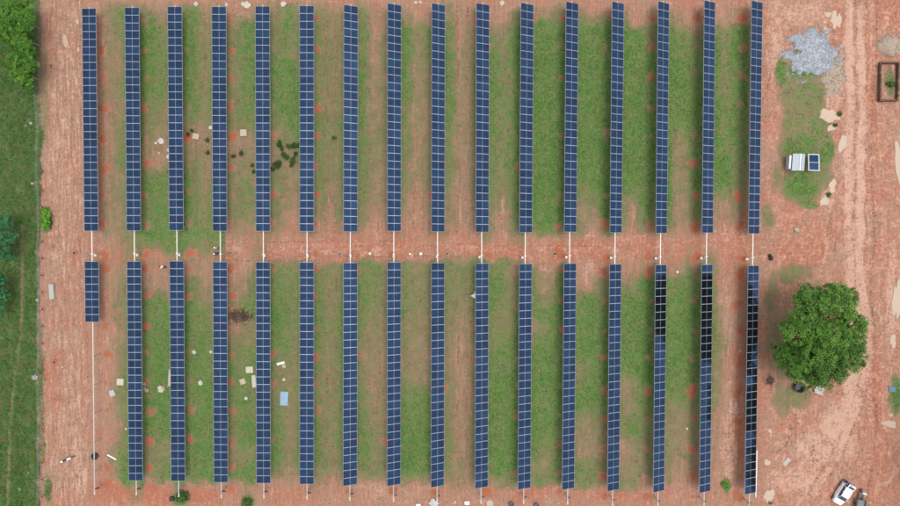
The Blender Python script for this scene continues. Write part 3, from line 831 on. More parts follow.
shrub(247.5, 503, 6, 'low green bush on red soil at the bottom edge between the fourth and fifth rows', None, 353, M_leaf_low, 3000, .5)
shrub(725.5, 486.5, 4, 'bright green weed tuft alone on tan soil left of the rightmost row', None, 354, M_leaf_lime, 1500, .3)
shrub(840.5, 113, 2.2, 'small green plant on the right rim of the big cream puddle', None, 355, M_leaf_low, 700, .3)
shrub(836, 125, 1.8, 'small green plant at the lower tip of the big cream puddle', None, 356, M_leaf_low, 600, .3)
shrub(829, 194, 2.0, 'small green plant between two pale puddles beside the dirt road', None, 357, M_leaf_low, 600, .3)

# brush heap: dark dead branches
M_dead = mat('dead_wood', (.075, .05, .04), .95, 0, .4, 9)
def brush_heap(px, py, rx, ry, n, label, seed):
    p = at(px, py, 0); b = MB(); r = random.Random(seed)
    for _ in range(n):
        x, y = r.gauss(0, .5) * rx / 6.6, r.gauss(0, .5) * ry / 6.6
        a = r.uniform(0, math.tau); L = r.uniform(.25, .8); z = r.uniform(.03, .28)
        b.tube([(x, y, z), (x + math.cos(a) * L * .5, y + math.sin(a) * L * .5, z + r.uniform(-.02, .12)), (x + math.cos(a + .3) * L, y + math.sin(a + .3) * L, max(.02, z + r.uniform(-.1, .1)))], [.03, .022, .01], 5)
    o = b.build('brush_heap', M_dead, None, (p.x, p.y, ground_z(p.x, p.y)))
    tag(o, label, 'brush heap')
brush_heap(240, 316, 13, 7, 240, 'heap of dark dead branches between the fourth and fifth rows', 1)
brush_heap(770, 381, 5, 5, 60, 'small heap of dark sticks between the rightmost row and the tree', 2)

# ------------------------------------------------------------------ left boundary: old wire fence and a line of new post holes
fence = empty('wire_fence', at(39.5, 250, 0))
tag(fence, 'old wire fence of thin grey concrete posts along the left dirt track', 'fence')
fb = fence.location
M_conc = mat('weathered_concrete', (.38, .36, .33), .9, 0, .15, 7, dirt=(.3, .25, .2), dirt_amt=.4)
M_wire = mat('fence_wire', (.35, .36, .37), .5, .7, .1, 3)
tops = []
for k in range(31):
    y = -6 + 17.2 * k
    if y > 512: break
    p = at(39.6 + .1 * math.sin(k), y, 0)
    r = random.Random(k)
    h = r.uniform(1.25, 1.5) if y < 110 else (r.uniform(.85, 1.2) if y < 200 else r.uniform(.55, .8))
    lean = Vector((r.uniform(-.12, .06), r.uniform(-.1, .1), 0))
    b = MB(); a = Vector((p.x, p.y, 0)) - fb
    b.tube([tuple(a + Vector((0, 0, -.2))), tuple(a + lean + Vector((0, 0, h)))], [.055, .045], 4, smooth=False)
    b.build('fence_post', M_conc, fence)
    tops.append((a, lean, h))
for q in range(4):
    f = .22 + .23 * q
    b = MB()
    b.tube([tuple(a + l * f + Vector((.05, 0, h * f))) for a, l, h in tops], .012, 4)
    b.build('wire', M_wire, fence)
M_spoil = mat('hole_spoil', (.30, .13, .08), .95, 0, .2, 9)
M_pit = mat('hole_painted_shade', (.03, .018, .012), 1, 0, .2, 9)  # near-black colour paints the shade of a deep hole into a shallow dish
def hole(px, py, r, label, group=None):
    p = at(px, py, 0); b = MB(); rs = random.Random(int(px * 7 + py))
    n = 14
    rings = [(1.0, -.03), (.62, .09), (.45, .05), (.4, -.12), (.05, -.13)]
    V_ = []; F_ = []
    for q, (f, z) in enumerate(rings):
        for k in range(n):
            a = math.tau * k / n
            rr_ = r * f * (1 + (.22 * rs.uniform(-1, 1) if q < 2 else 0))
            V_.append((math.cos(a) * rr_, math.sin(a) * rr_, z))
    for q in range(len(rings) - 1):
        for k in range(n):
            F_.append((q * n + k, q * n + (k + 1) % n, (q + 1) * n + (k + 1) % n, (q + 1) * n + k))
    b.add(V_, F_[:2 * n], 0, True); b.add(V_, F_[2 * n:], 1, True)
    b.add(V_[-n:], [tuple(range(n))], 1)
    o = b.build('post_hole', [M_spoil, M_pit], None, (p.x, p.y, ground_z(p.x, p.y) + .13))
    tag(o, label, 'hole', group)
ORD = ['topmost', 'second', 'third', 'fourth', 'fifth', 'sixth', 'seventh', 'eighth', 'ninth', 'tenth', 'eleventh', 'twelfth', 'thirteenth', 'fourteenth', 'fifteenth', 'sixteenth', 'seventeenth', 'eighteenth', 'lowest']
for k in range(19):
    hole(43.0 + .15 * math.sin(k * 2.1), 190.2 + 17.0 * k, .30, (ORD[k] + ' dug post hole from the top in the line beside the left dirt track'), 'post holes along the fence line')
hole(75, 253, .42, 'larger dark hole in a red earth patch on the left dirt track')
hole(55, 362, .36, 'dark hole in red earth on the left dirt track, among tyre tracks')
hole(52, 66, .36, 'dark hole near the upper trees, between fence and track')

# ------------------------------------------------------------------ heaps and puddles
def outline(rx, ry, seed, n=48, amp=.25, rot=0.0):
    r = random.Random(seed)
    ph = [r.uniform(0, math.tau) for _ in range(6)]
    pts = []
    for k in range(n):
        a = math.tau * k / n
        f = 1 + amp * (.5 * math.sin(2 * a + ph[0]) + .35 * math.sin(3 * a + ph[1]) + .3 * math.sin(5 * a + ph[2]) + .2 * math.sin(8 * a + ph[3]) + .12 * math.sin(13 * a + ph[4]))
        x, y = rx * f * math.cos(a), ry * f * math.sin(a)
        pts.append((x * math.cos(rot) - y * math.sin(rot), x * math.sin(rot) + y * math.cos(rot)))
    return pts
tp = NT('muddy_puddle')
tp.l(tp.mix(tp.noise(.8, 3, .5), (.41, .30, .215), (.47, .365, .275)), tp.b.inputs['Base Color'])
tp.b.inputs['Roughness'].default_value = .12; tp.b.inputs['Specular IOR Level'].default_value = .5
tm = NT('wet_rim')
tm.l(tm.mix(tm.noise(3, 4, .6), (.27, .16, .11), (.34, .21, .145)), tm.b.inputs['Base Color'])
tm.b.inputs['Roughness'].default_value = .7
def puddle(px, py, rx, ry, label, seed, rot=0.0, amp=.3, group=None):
    p = at(px, py, 0); k = 1 / 6.6
    o_ = outline(rx * k, ry * k, seed, 56, amp, rot)
    z = max(ground_z(p.x + x * .95, p.y + y * .95) for x, y in o_[::4]) 
    z = max(z, ground_z(p.x, p.y)) + .012
    b = MB()
    n = len(o_)
    V_ = [(x * f, y * f, zz) for f, zz in ((1.16, -.16), (1.03, .012), (.98, .004), (.5, .004)) for x, y in o_]
    F_ = [(q * n + i, q * n + (i + 1) % n, (q + 1) * n + (i + 1) % n, (q + 1) * n + i) for q in range(3) for i in range(n)]
    b.add(V_, F_[:2 * n], 1, True); b.add(V_, F_[2 * n:], 0); b.add(V_[3 * n:], [tuple(range(n))], 0)
    o = b.build('puddle', [tp.m, tm.m], None, (p.x, p.y, z))
    tag(o, label, 'puddle', group)
puddle(829.5,115.5,9.5,6,'big cream muddy puddle with green plants on its rim, below the gravel', 2, -.5, .28)
puddle(832,127.5,4,3.4,'small cream puddle touching the lower tip of the biggest puddle', 3, .3, .3)
puddle(842.5,143.5,3.2,9.5,'long narrow pale puddle in the dirt road right of the cabin', 4, -.28, .18)
puddle(832.5,186,3.4,6,'pale puddle by the road, upper of a broken pair below the cabin', 5, -.3, .4)
puddle(824.5,201,5.6,3.2,'pale puddle by the road, lower of a broken pair below the cabin', 6, .7, .4)
puddle(836,20,4.2,9,'ragged pale puddle beside the road above the gravel heap', 7, -.1, .5)
puddle(828,14.5,2.6,3,'small pale puddle near the top edge, left of the ragged one', 8, 0, .5)
puddle(825.5,29,2.2,2.2,'tiny pale puddle just above the gravel heap', 9, 0, .5)
puddle(65.5,41,2.6,6.6,'long cream puddle on the left dirt track near the top', 10, .1, .15)
puddle(77.5,21.5,1.4,3,'small thin cream puddle left of the first row, upper of two', 11, 0, .2)
puddle(78.5,49.5,1.2,2.4,'small thin cream puddle left of the first row, lower of two', 12, 0, .2)
puddle(889.5,424,6,4,'pale cream puddle at the right edge below the blue tarp', 13, -.2, .35)
puddle(891,415,1.8,1.6,'tiny pale puddle right above the cream one at the right edge', 14, 0, .3)
puddle(769,496,5.4,6,'cream puddle with a dark spot at the bottom, right of the last row', 15, .2, .35)
puddle(767,462.5,2.6,3.4,'small pale puddle right of the last row, left of the grey slab', 16, .3, .25)
puddle(770,431,2,2,'tiny white puddle right of the last row below the tree', 17, 0, .3)
puddle(897,300,4,20,'long pale puddle at the right edge beyond the tree', 18, 0, .35)
puddle(893,341,3,6,'short pale puddle at the right edge, below the long one', 19, 0, .3)
puddle(899,165,3.5,22,'long grey pale puddle along the right edge above the tree', 20, .15, .2)

tgv = NT('pale_gravel')
tgv.l(tgv.mix(tgv.noise(5, 5, .7), (.25, .265, .29), (.44, .465, .50)), tgv.b.inputs['Base Color'])
tgv.b.inputs['Roughness'].default_value = .85; tgv.bump(tgv.noise(9, 4, .7), .8, .06)
tsd = NT('pale_sand')
tsd.l(tsd.mix(tsd.noise(2.5, 5, .7), (.27, .20, .15), (.40, .315, .245)), tsd.b.inputs['Base Color'])
tsd.b.inputs['Roughness'].default_value = .95; tsd.bump(tsd.noise(7, 4, .7), .6, .05)
def heap(name, px, py, rx, ry, height, m, label, cat, seed, notch=None, thr=.5, stones=0, edge=.35):
    p = at(px, py, 0); k = 1 / 6.6; rx *= k; ry *= k
    st = .12
    xs = np.arange(-rx * 1.5, rx * 1.5, st); ys = np.arange(-ry * 1.5, ry * 1.5, st)
    X, Y = np.meshgrid(xs, ys)
    d = np.hypot(X / rx, Y / ry) + (fbm(X * .9 + seed, Y * .9, 4, seed) - .5) * edge * 2.2
    if notch:
        d = np.maximum(d, 1.35 - 1.0 * np.hypot((X - notch[0]) / notch[2], (Y - notch[1]) / notch[3]) + .0)
    h = height * np.clip((1 - d) * 2.2, 0, 1) ** .7 * (.55 + .9 * fbm(X * .8, Y * .8, 4, seed + 2)) + (fbm(X * 4, Y * 4, 2, seed + 5) - .5) * .05
    gz = np.vectorize(ground_z)(X + p.x, Y + p.y)
    Z = gz + np.where(d < 1.02, h + .01, -.15)
    keep = d < 1.1
    ny, nx = X.shape
    id_ = np.arange(nx * ny).reshape(ny, nx)
    Fq = np.stack([id_[:-1, :-1], id_[:-1, 1:], id_[1:, 1:], id_[1:, :-1]], -1).reshape(-1, 4)
    kf = keep.ravel()[Fq].all(1)
    Fq = Fq[kf]
    u, inv = np.unique(Fq, return_inverse=True)
    Vv = np.stack([X.ravel(), Y.ravel(), Z.ravel()], 1)[u]
    o = link(name, np_mesh(name, Vv, inv.reshape(Fq.shape), m, True), None, (p.x, p.y, 0))
    tag(o, label, cat)
    if stones:
        r = np.random.default_rng(seed); b = MB()
        cnt = 0
        while cnt < stones:
            x = r.uniform(-1.35, 1.35) * rx; y = r.uniform(-1.35, 1.35) * ry
            i = min(int((x - xs[0]) / st), nx - 1); j = min(int((y - ys[0]) / st), ny - 1)
            if d[j, i] > 1.0 + r.exponential(.10): continue
            s = r.uniform(.05, .14); z = max(Z[j, i], gz[j, i])
            q = r.normal(size=(6, 3)) * .25 + np.array([(1, 0, 0), (-1, 0, 0), (0, 1, 0), (0, -1, 0), (0, 0, .8), (0, 0, -.8)])
            b.add([(x + a_ * s, y + b_ * s, z + c_ * s + s * .3) for a_, b_, c_ in q],
                  [(0, 2, 4), (2, 1, 4), (1, 3, 4), (3, 0, 4), (2, 0, 5), (1, 2, 5), (3, 1, 5), (0, 3, 5)])
            cnt += 1
        so = b.build('stones', m, o); so['kind'] = 'stuff'
    return o
heap('gravel_heap', 812, 54, 23, 22, .55, tgv.m, 'spread heap of pale blue grey gravel with a grassy notch beside the road', 'gravel heap', 4, notch=(-2.3, .35, 1.9, 1.0), stones=1500, edge=.6)
heap('sand_heap', 834, 75, 9, 20, .12, tsd.m, 'thin strewn cream sand between the gravel heap and the road', 'sand heap', 9, stones=260, edge=.75)
heap('sand_heap', 891, 46, 13, 10, .6, tsd.m, 'rounded whitish sand heap above the low brick enclosure', 'sand heap', 15, stones=120, edge=.22)

# ------------------------------------------------------------------ low brick enclosure on the right
enc = empty('brick_enclosure', at(888, 82, 0))
tag(enc, 'low dark brick enclosure with weeds inside, at the right edge near the top', 'enclosure')
M_brick = mat('dark_old_brick', (.105, .062, .042), .95, 0, .35, 3, bump=.4, dirt=(.2, .14, .08), dirt_amt=.4)
a = at(879.8, 63, .25) - enc.location; c = at(897, 100.5, .25) - enc.location
def brick_wall(p0, p1, seed):
    b = MB(); r = random.Random(seed)
    d = (p1 - p0); L = d.length; d.normalize(); ang = math.atan2(d.y, d.x)
    R = Matrix.Rotation(ang, 3, 'Z')
    for cz in range(4):
        s = -.2 * (cz % 2)
        while s < L:
            l0 = max(s, 0); l1 = min(s + .40, L)
            if l1 - l0 > .05 and not (cz == 3 and r.random() < .15):
                q = p0 + d * ((l0 + l1) / 2)
                b.box((q.x + r.uniform(-.01, .01), q.y + r.uniform(-.01, .01), .07 + cz * .155), (l1 - l0 - .018, .22, .14), R, bevel=.012)
            s += .42
    b.build('brick_wall', M_brick, enc)
P = [Vector((a.x, a.y, 0)), Vector((c.x, a.y, 0)), Vector((c.x, c.y, 0)), Vector((a.x, c.y, 0))]
o_ = .11
brick_wall(P[0] + Vector((-o_, 0, 0)), P[1] + Vector((o_, 0, 0)), 1)
brick_wall(P[3] + Vector((-o_, 0, 0)), P[2] + Vector((o_, 0, 0)), 2)
brick_wall(P[0] + Vector((0, -o_ - .02, 0)), P[3] + Vector((0, o_ + .02, 0)), 3)
brick_wall(P[1] + Vector((0, -o_ - .02, 0)), P[2] + Vector((0, o_ + .02, 0)), 4)
shrub(891, 85, 4, 'green weeds growing inside the low brick enclosure', None, 360, M_leaf_low, 1600, .3)

# ------------------------------------------------------------------ metal cabin and its small panel
M_sheet = mat('pale_metal_sheet', (.40, .43, .46), .4, .35, .06, 2, dirt=(.4, .36, .32), dirt_amt=.25)
cab = empty('equipment_cabin', at(792.6, 163.6, 0), RAD(-3))
cab.scale = (.92, .95, .9)
tag(cab, 'small pale grey metal cabin with ribbed roof on the grass', 'cabin')
cw, cl, ch = 1.5, 2.2, 1.75
b = MB(); b.box((0, 0, ch / 2), (cw, cl, ch)); b.build('wall', M_sheet, cab)
b = MB(); b.box((0, -cl / 2 - .015, .85), (.8, .03, 1.6)); dr = b.build('door', M_white, cab)
b = MB(); b.box((.28, -cl / 2 - .05, .85), (.04, .04, .16)); b.build('handle', M_dark, dr)
def roof_slope(x0, z0, x1, z1, name):
    b = MB(); n = 14
    ang = math.atan2(z1 - z0, x1 - x0); L = math.hypot(x1 - x0, z1 - z0)
    V_ = []; F_ = []
    for k in range(n * 2 + 1):
        y = -cl / 2 - .18 + (cl + .36) * k / (2 * n)
        zz = .03 * (k % 2)
        for x, z in ((x0, z0), (x1, z1)): V_ += [(x, y, z + zz), (x, y, z + zz - .02)]
    for k in range(n * 2):
        i = k * 4; j = i + 4
        F_ += [(i, i + 2, j + 2, j), (i + 1, j + 1, j + 3, i + 3), (i, j, j + 1, i + 1), (i + 2, i + 3, j + 3, j + 2)]
    F_ += [(0, 1, 3, 2), (8 * n, 8 * n + 2, 8 * n + 3, 8 * n + 1)]
    b.add(V_, F_); return b.build(name, M_sheet, cab)
roof_slope(-.95, 1.78, .12, 2.0, 'roof_sheet'); roof_slope(.14, 2.0, .95, 1.80, 'roof_sheet')
b = MB(); b.box((.13, 0, 2.06), (.16, cl + .36, .03)); b.build('roof_ridge', M_sheet, cab)
M_dullgrey = mat('dull_grey_sheet', (.45, .48, .5), .5, .4, .08, 2)  # plain dull grey sheet for the side cabinet
b = MB(); b.box((-1.18, 0, 1.1), (.34, cl - .1, 1.0), bevel=.03); b.build('side_cabinet', M_dullgrey, cab)

stand = empty('panel_stand', at(809, 163.5, 0), RAD(-2))
tag(stand, 'small white framed stand with two blue solar modules beside the metal cabin', 'solar panel')
b = MB()
R = Matrix.Rotation(RAD(-7), 3, 'X')
zz = 1.25
for s in (-1, 1):
    b.box((s * .74, 0, zz), (.14, 2.5, .05), R); b.box(Vector((0, 0, zz)) + R @ Vector((0, s * 1.18, 0)), (1.34, .14, .05), R)
b.box((0, 0, zz), (1.34, .07, .05), R); b.box((0, 0, zz - .04), (1.5, 2.4, .02), R)
b.build('frame', M_sheet, stand)
for s in (-1, 1):
    bb = MB(); bb.box((0, 0, 0), (1.3, 1.06, .012)); bb.build('cell_block', M_cell, stand, tuple(Vector((0, 0, zz)) + R @ Vector((0, s * .57, .03))), (RAD(-7), 0, 0))
for sx in (-1, 1):
    for sy in (-1, 1):
        b = MB(); b.tube([(sx * .6, sy * 1.0, -.1), (sx * .6, sy * 1.0, zz - sy * .125 - .03)], .035, 8); b.build('leg', M_steel, stand)

# ------------------------------------------------------------------ loose things on the ground
M_board = mat('cream_board', (.46, .42, .34), .7, 0, .1, 3, dirt=(.45, .36, .28), dirt_amt=.3)
M_card = mat('tan_cardboard', (.42, .35, .26), .85, 0, .12, 3, dirt=(.35, .26, .2), dirt_amt=.3)
M_bluesheet = mat('pale_blue_backsheet', (.24, .36, .46), .3, 0, .05, 2)
M_cloth = mat('white_cloth', (.47, .46, .44), .9, 0, .05, 4)
M_tarp = mat('blue_tarp', (.08, .16, .24), .6, 0, .2, 3)

def slab(name, px, py, wx, wy, h, m, label, cat, rz=0.0, group=None, z=None, lip=True):
    """board, box or crate: panel with a raised edge so that it reads as a made thing"""
    p = at(px, py, 0); k = 1 / 6.6; wx *= k; wy *= k
    e = empty(name, (p.x, p.y, ground_z(p.x, p.y) + (z or .02)), RAD(rz))
    tag(e, label, cat, group)
    b = MB(); b.box((0, 0, h / 2), (wx, wy, h), bevel=min(.02, h * .3)); b.build('panel' if h < .12 else 'box', m, e)
    if lip:
        b = MB(); t_ = min(.05, wx * .15)
        for s in (-1, 1):
            b.box((s * (wx / 2 - t_ / 2), 0, h + .006), (t_, wy - .01, .02)); b.box((0, s * (wy / 2 - t_ / 2), h + .006), (wx - 2 * t_ - .01, t_, .02))
        b.build('rim', m, e)
    return e
def scrap(px, py, r, m, label, seed, cat='scrap', name='plastic_scrap', group=None, zmax=.12, sx=1.0):
    """crumpled sheet of cloth or plastic"""
    p = at(px, py, 0); rs = np.random.default_rng(seed); n = 9
    g = np.linspace(-1, 1, n); X, Y = np.meshgrid(g, g)
    Rr = r / 6.6
    X2 = (X + rs.normal(0, .1, X.shape)) * Rr * sx; Y2 = (Y * (1 - .25 * np.abs(X)) + rs.normal(0, .1, X.shape)) * Rr
    Z = np.abs(fbm(X * 2.2 + seed, Y * 2.2, 3, seed) - .5) * zmax * 4 + .02
    top = np.stack([X2, Y2, Z], -1).reshape(-1, 3); bot = top - np.array([0, 0, .015])
    id_ = np.arange(n * n).reshape(n, n)
    f = [(id_[j, i], id_[j, i + 1], id_[j + 1, i + 1], id_[j + 1, i]) for j in range(n - 1) for i in range(n - 1)]
    b = MB(); b.add(top, f, 0, True); b.add(bot, [q[::-1] for q in f], 0, True)
    o = b.build(name, m, None, (p.x, p.y, ground_z(p.x, p.y)), (0, 0, rs.uniform(0, 6.28)))
    tag(o, label, cat, group); return o

slab('loose_module', 284.2, 398.6, 8, 14, .04, M_bluesheet, 'loose pale blue solar module lying on the ground between the fifth and sixth rows', 'solar panel', -3)
slab('cream_board', 250, 369.5, 7.4, 6.4, .25, M_board, 'square cream white box left of the fifth row', 'box', 3)
slab('cardboard_sheet', 242.7, 381.5, 5.6, 5.6, .06, M_card, 'crumpled tan cardboard sheet below the square cream box', 'cardboard', 24)
slab('cream_board', 254, 381.3, 4.0, 12.5, .06, M_board, 'long cream board half under the left edge of the fifth row', 'board', 4)
slab('white_plank', 280.8, 363.3, 8, 2.4, .06, M_white, 'short white plank on the ground right of the fifth row', 'plank', 15, lip=False)
scrap(284, 366.3, 1.8, M_card, 'tan scrap just below the short white plank', 5)
scrap(284, 379.5, 1.4, M_cloth, 'tiny white scrap above the loose pale blue module', 6)
scrap(246, 398.3, 1.6, M_cloth, 'small white scrap on green grass between the fourth and fifth rows', 7)
slab('cream_crate', 121.5, 381.5, 7, 6.6, .35, M_board, 'square cream crate left of the second row', 'crate', -3)
scrap(112.5, 393, 3.2, mat('grey_cloth', (.4, .38, .4), .9), 'grey bag lying left of the second row below the cream crate', 8, 'bag', 'grey_bag')
scrap(144.5, 384, 1.4, M_cloth, 'tiny white scrap at the right edge of the second row', 9)
scrap(146, 390, 1.8, M_card, 'grey tan scrap at the right edge of the second row, below a tiny white one', 10, sx=1.6)
scrap(161, 389, 3.2, M_board, 'crumpled cream paper between the second and third rows, lower half', 11)
slab('cream_board', 170.0, 378, 3.4, 17, .05, M_card, 'long tan board half under the left edge of the third row', 'board', -4)
scrap(200.5, 383, 2.2, M_cloth, 'white scrap between the third and fourth rows, lower half', 12)
scrap(194.3, 352, 2.0, M_cloth, 'white scrap between the third and fourth rows, right below the middle lane', 13)
scrap(211, 352, 1.4, M_cloth, 'tiny white scrap by the left edge of the fourth row, lower half', 14)
scrap(126.3, 429, 1.2, M_cloth, 'tiny white scrap left of the second row, lower half', 15)
scrap(161, 141, 3.0, M_cloth, 'white crumpled plastic between the second and third rows, upper half', 16)
scrap(156, 143, 1.3, M_cloth, 'tiny white scrap left of crumpled plastic in the second aisle, upper half', 17)
scrap(159, 153, 1.2, M_card, 'tiny cream scrap on brown soil between the second and third rows', 18)
scrap(168.6, 150, 1.6, M_cloth, 'white scrap at left edge of the third row, upper of two', 19)
scrap(168.4, 156.5, 1.8, M_cloth, 'white scrap at left edge of the third row, lower of two', 20)
slab('cream_crate', 196.5, 136.5, 6.4, 5.6, .3, M_card, 'cream crate between the third and fourth rows, upper half', 'crate', -12)
scrap(210.7, 127.5, 1.8, M_cloth, 'white scrap at left edge of the fourth row, upper half', 21)
slab('cream_block', 244, 133, 6.6, 6.6, .3, M_card, 'square cream tan block between the fourth and fifth rows', 'block', 2)
scrap(242.3, 151, 1.2, M_cloth, 'tiny white scrap by dark shrub between the fourth and fifth rows', 22)
# cloth caught on the module edge of the tenth row
p = at(473.2, 295.5, 1.9)
b = MB()
V_ = [(.28, .62, .28), (.32, -.45, .25), (.05, -.3, .12), (-.42, -.05, -.1), (-.05, .12, .1), (.14, .3, .2), (.3, .1, .34)]
b.add(V_, [(0, 6, 5), (5, 6, 4), (4, 6, 2), (6, 1, 2), (4, 2, 3)], 0, True)
b.add([(x, y, z - .02) for x, y, z in V_], [(5, 6, 0), (4, 6, 5), (2, 6, 4), (2, 1, 6), (3, 2, 4)], 0, True)
tag(b.build('white_cloth', M_cloth, None, tuple(p)), 'white torn cloth caught on the left edge of the tenth row', 'cloth')
slab('concrete_trough', 52.6, 291.5, 4.6, 15.5, .3, M_conc, 'long pale concrete slab on the left dirt track near the post holes', 'slab', 4)
slab('white_plank', 111.8, 457.2, 10.5, 1.3, .05, M_white, 'thin white plank lying right of the bare tracker tube', 'plank', -28, lip=False)
slab('black_box', 172.7, 498.2, 4.2, 4.0, .4, M_black, 'small black box by the bush at the bottom of the third row', 'box', 4)
slab('grey_slab', 786.5, 461.8, 4, 8.4, .06, M_conc, 'pale grey concrete slab set in a wet hollow at the lower right', 'slab', -38)
slab('white_box', 467, 502.3, 4.8, 3.2, .3, M_white, 'white box at the bottom edge between the ninth and tenth rows', 'box', 2)
slab('white_box', 418.5, 505, 4.5, 3, .3, M_white, 'white box cut by the bottom edge left of the white bundle', 'box', 2)
scrap(434, 503, 4.2, M_cloth, 'crumpled white bundle at the bottom tip of the ninth row', 23, 'bundle', 'white_bundle', zmax=.35)
scrap(455, 502, 1.2, M_cloth, 'tiny white scrap at the bottom edge left of the white box', 24)
scrap(490, 503.5, 3.5, M_card, 'pale crumpled debris at the bottom tip of the tenth row', 25)
slab('blue_tarp', 892, 389, 6.4, 5, .08, M_tarp, 'small folded dark blue tarp at the right edge', 'tarp', 3)
scrap(818.5, 390, 4.4, M_cloth, 'white sack lying at the lower edge of the big tree', 26, 'sack', 'white_sack', zmax=.4)
scrap(796.3, 230, 2.2, M_board, 'single white stone on the dirt below the cabin', 27, 'stone', 'white_stone', zmax=.3)
scrap(63, 367.2, 1.3, M_board, 'tiny bright stone in red earth on the left dirt track', 28, 'stone', 'pale_stone', zmax=.3)
scrap(35, 377, 3.0, M_conc, 'pale grey rock in the grass left of the fence line', 29, 'rock', 'grey_rock', zmax=.4)
for k, (x, y, r) in enumerate([(26, 126, 1.2), (31.5, 123, 1.4), (32.5, 183.5, 1.4), (37.5, 300, 1.6), (20, 489, 1.8), (28, 473, 1.4)]):
    scrap(x, y, r, M_cloth, ['tiny white scrap in the grass left of the fence, upper left of two', 'tiny white scrap by the fence, upper right of two', 'white scrap left of the fence near brown earth',
          'white scrap at the fence near the concrete slab', 'white scrap in the grass in the bottom left corner', 'faint white scrap in the grass above the bottom left corner'][k], 40 + k)
for k, (x, y, r) in enumerate([(226.5, 4.5, 1.6), (243, 4, 2.0), (283.5, 4, 2.6), (196, 4, 2.0), (502, 3, 2.2), (416, 2.5, 1.6), (420.5, 2.5, 1.4), (247, 5, 3.4)]):
    scrap(x, y, r, M_board, ['cream scrap right of the top of the fourth row', 'cream scrap left of the top of the fifth row', 'cream scrap between the tops of the fifth and sixth rows', 'white scrap between the tops of the third and fourth rows',
          'white scrap right of the top of the tenth row', 'white scrap near the top edge between the eighth and ninth rows, left of two', 'white scrap near the top edge between the eighth and ninth rows, right of two', 'large cream scrap touching the top left of the fifth row'][k], 60 + k)
# long pale poles beside the last row, white pipe by the fence
def pole(name, a, b_, r, m, label):
    p = at(*a, 0); q = at(*b_, 0); c = (p + q) / 2
    mb = MB(); pts = []
    for k in range(9):
        x = p.lerp(q, k / 8); pts.append((x.x - c.x, x.y - c.y, ground_z(x.x, x.y) + r + .02))
    mb.tube(pts, r, 8); mb.tube([tuple(Vector(pts[0])), tuple(Vector(pts[0]).lerp(Vector(pts[1]), .3))], r * 1.25, 8)
    tag(mb.build(name, m, None, (c.x, c.y, 0)), label, 'pipe')
pole('white_pipe', (758.6, 172), (758.3, 203), .09, M_white, 'long white pipe on the ground along the right side of the last row, upper half')
pole('white_pipe', (756.5, 450), (755.2, 497), .09, M_white, 'long white pipe on the ground along the right side of the last row, bottom')
pole('pale_pipe', (37, 483), (49, 477.5), .06, M_conc, 'thin pale pipe lying across the fence line near the bottom left')

scrap(769.2, 255.2, 1.5, M_black, 'small black bag right of the last row in the middle lane, upper of two', 71, 'bag', 'black_bag', zmax=.4)
scrap(770.3, 258.3, 1.9, M_black, 'black bag right of the last row in the middle lane, lower of two', 72, 'bag', 'black_bag', zmax=.4)
# round tubs and drums
def tub(px, py, r, h, m, label, cat='tub'):
    p = at(px, py, 0)
    e = empty('black_tub' if m is M_black else 'dark_tub', (p.x, p.y, ground_z(p.x, p.y))); tag(e, label, cat)
    b = MB(); n = 18
    prof = [(r * .8, 0), (r, h), (r * 1.08, h), (r * 1.08, h - .04), (r * .93, h - .03), (r * .74, .05)]
    V_ = [(rr * math.cos(math.tau * k / n), rr * math.sin(math.tau * k / n), z) for rr, z in prof for k in range(n)]
    F_ = [(q * n + k, q * n + (k + 1) % n, (q + 1) * n + (k + 1) % n, (q + 1) * n + k) for q in range(len(prof) - 1) for k in range(n)]
    b.add(V_, F_, 0, True); b.add(V_[-n:], [tuple(range(n))]); b.build('tub', m, e)
    b = MB(); b.tube([(r * 1.05, -.12, h), (r * 1.25, 0, h - .05), (r * 1.05, .12, h)], .015, 5); b.build('handle', M_dark, e)
M_gtub = mat('grey_tub', (.09, .085, .09), .6, 0, .2, 5)
tub(95.8, 455.8, .5, .45, M_black, 'black plastic tub standing under the bare tracker tube')
tub(511, 503.5, .38, .4, M_gtub, 'dark grey tub at the bottom edge left of the eleventh row')
tub(536, 505, .38, .4, M_gtub, 'dark grey tub at the bottom edge right of the eleventh row')
tub(797.5, 386.5, .75, .8, M_black, 'black water tub in the shade at the lower left of the tree')
tub(769.5, 502.5, .2, .3, M_gtub, 'dark pail standing in the cream puddle at the bottom right')
# white and dark cable markers along the middle lane
def marker(px, py, m, label, r=.16):
    p = at(px, py, 0)
    e = empty('cable_marker', (p.x, p.y, ground_z(p.x, p.y))); tag(e, label, 'marker', 'cable markers along the middle lane')
    b = MB(); b.tube([(0, 0, -.1), (0, 0, .22), (0, 0, .30)], [r, r, r * .5], 10); b.build('cap', m, e)
    b = MB(); b.tube([(0, 0, -.05), (0, 0, .05)], r * 1.4, 10); b.build('base', M_conc, e)
for (x, y, m, l, r) in [(370, 253.6, M_white, 'white cable marker in the middle lane right of the seventh row', .17), (410, 254, M_white, 'small white cable marker in the middle lane, left of two after the eighth row', .14), (420.8, 253.8, M_white, 'white cable marker in the middle lane, right of two after the eighth row', .2),
                        (340, 254, M_gtub, 'grey cable marker in the middle lane left of the seventh row', .2), (447.5, 253.8, M_black, 'dark cable marker in the middle lane right of the ninth row', .17), (554.5, 253.8, M_black, 'dark cable marker in the middle lane right of the eleventh row', .2),
                        (677, 272, M_white, 'white marker on tan soil right of the third row from the right', .15), (455.5, 254.3, M_conc, 'pale cable marker in the middle lane, right of the dark one after the ninth row', .12), (231, 253, M_gtub, 'grey cable marker in the middle lane right of the workers', .22), (687, 428.5, M_white, 'small white marker on tan soil left of the second row from the right', .12)]:
    marker(x, y, m, l, r)

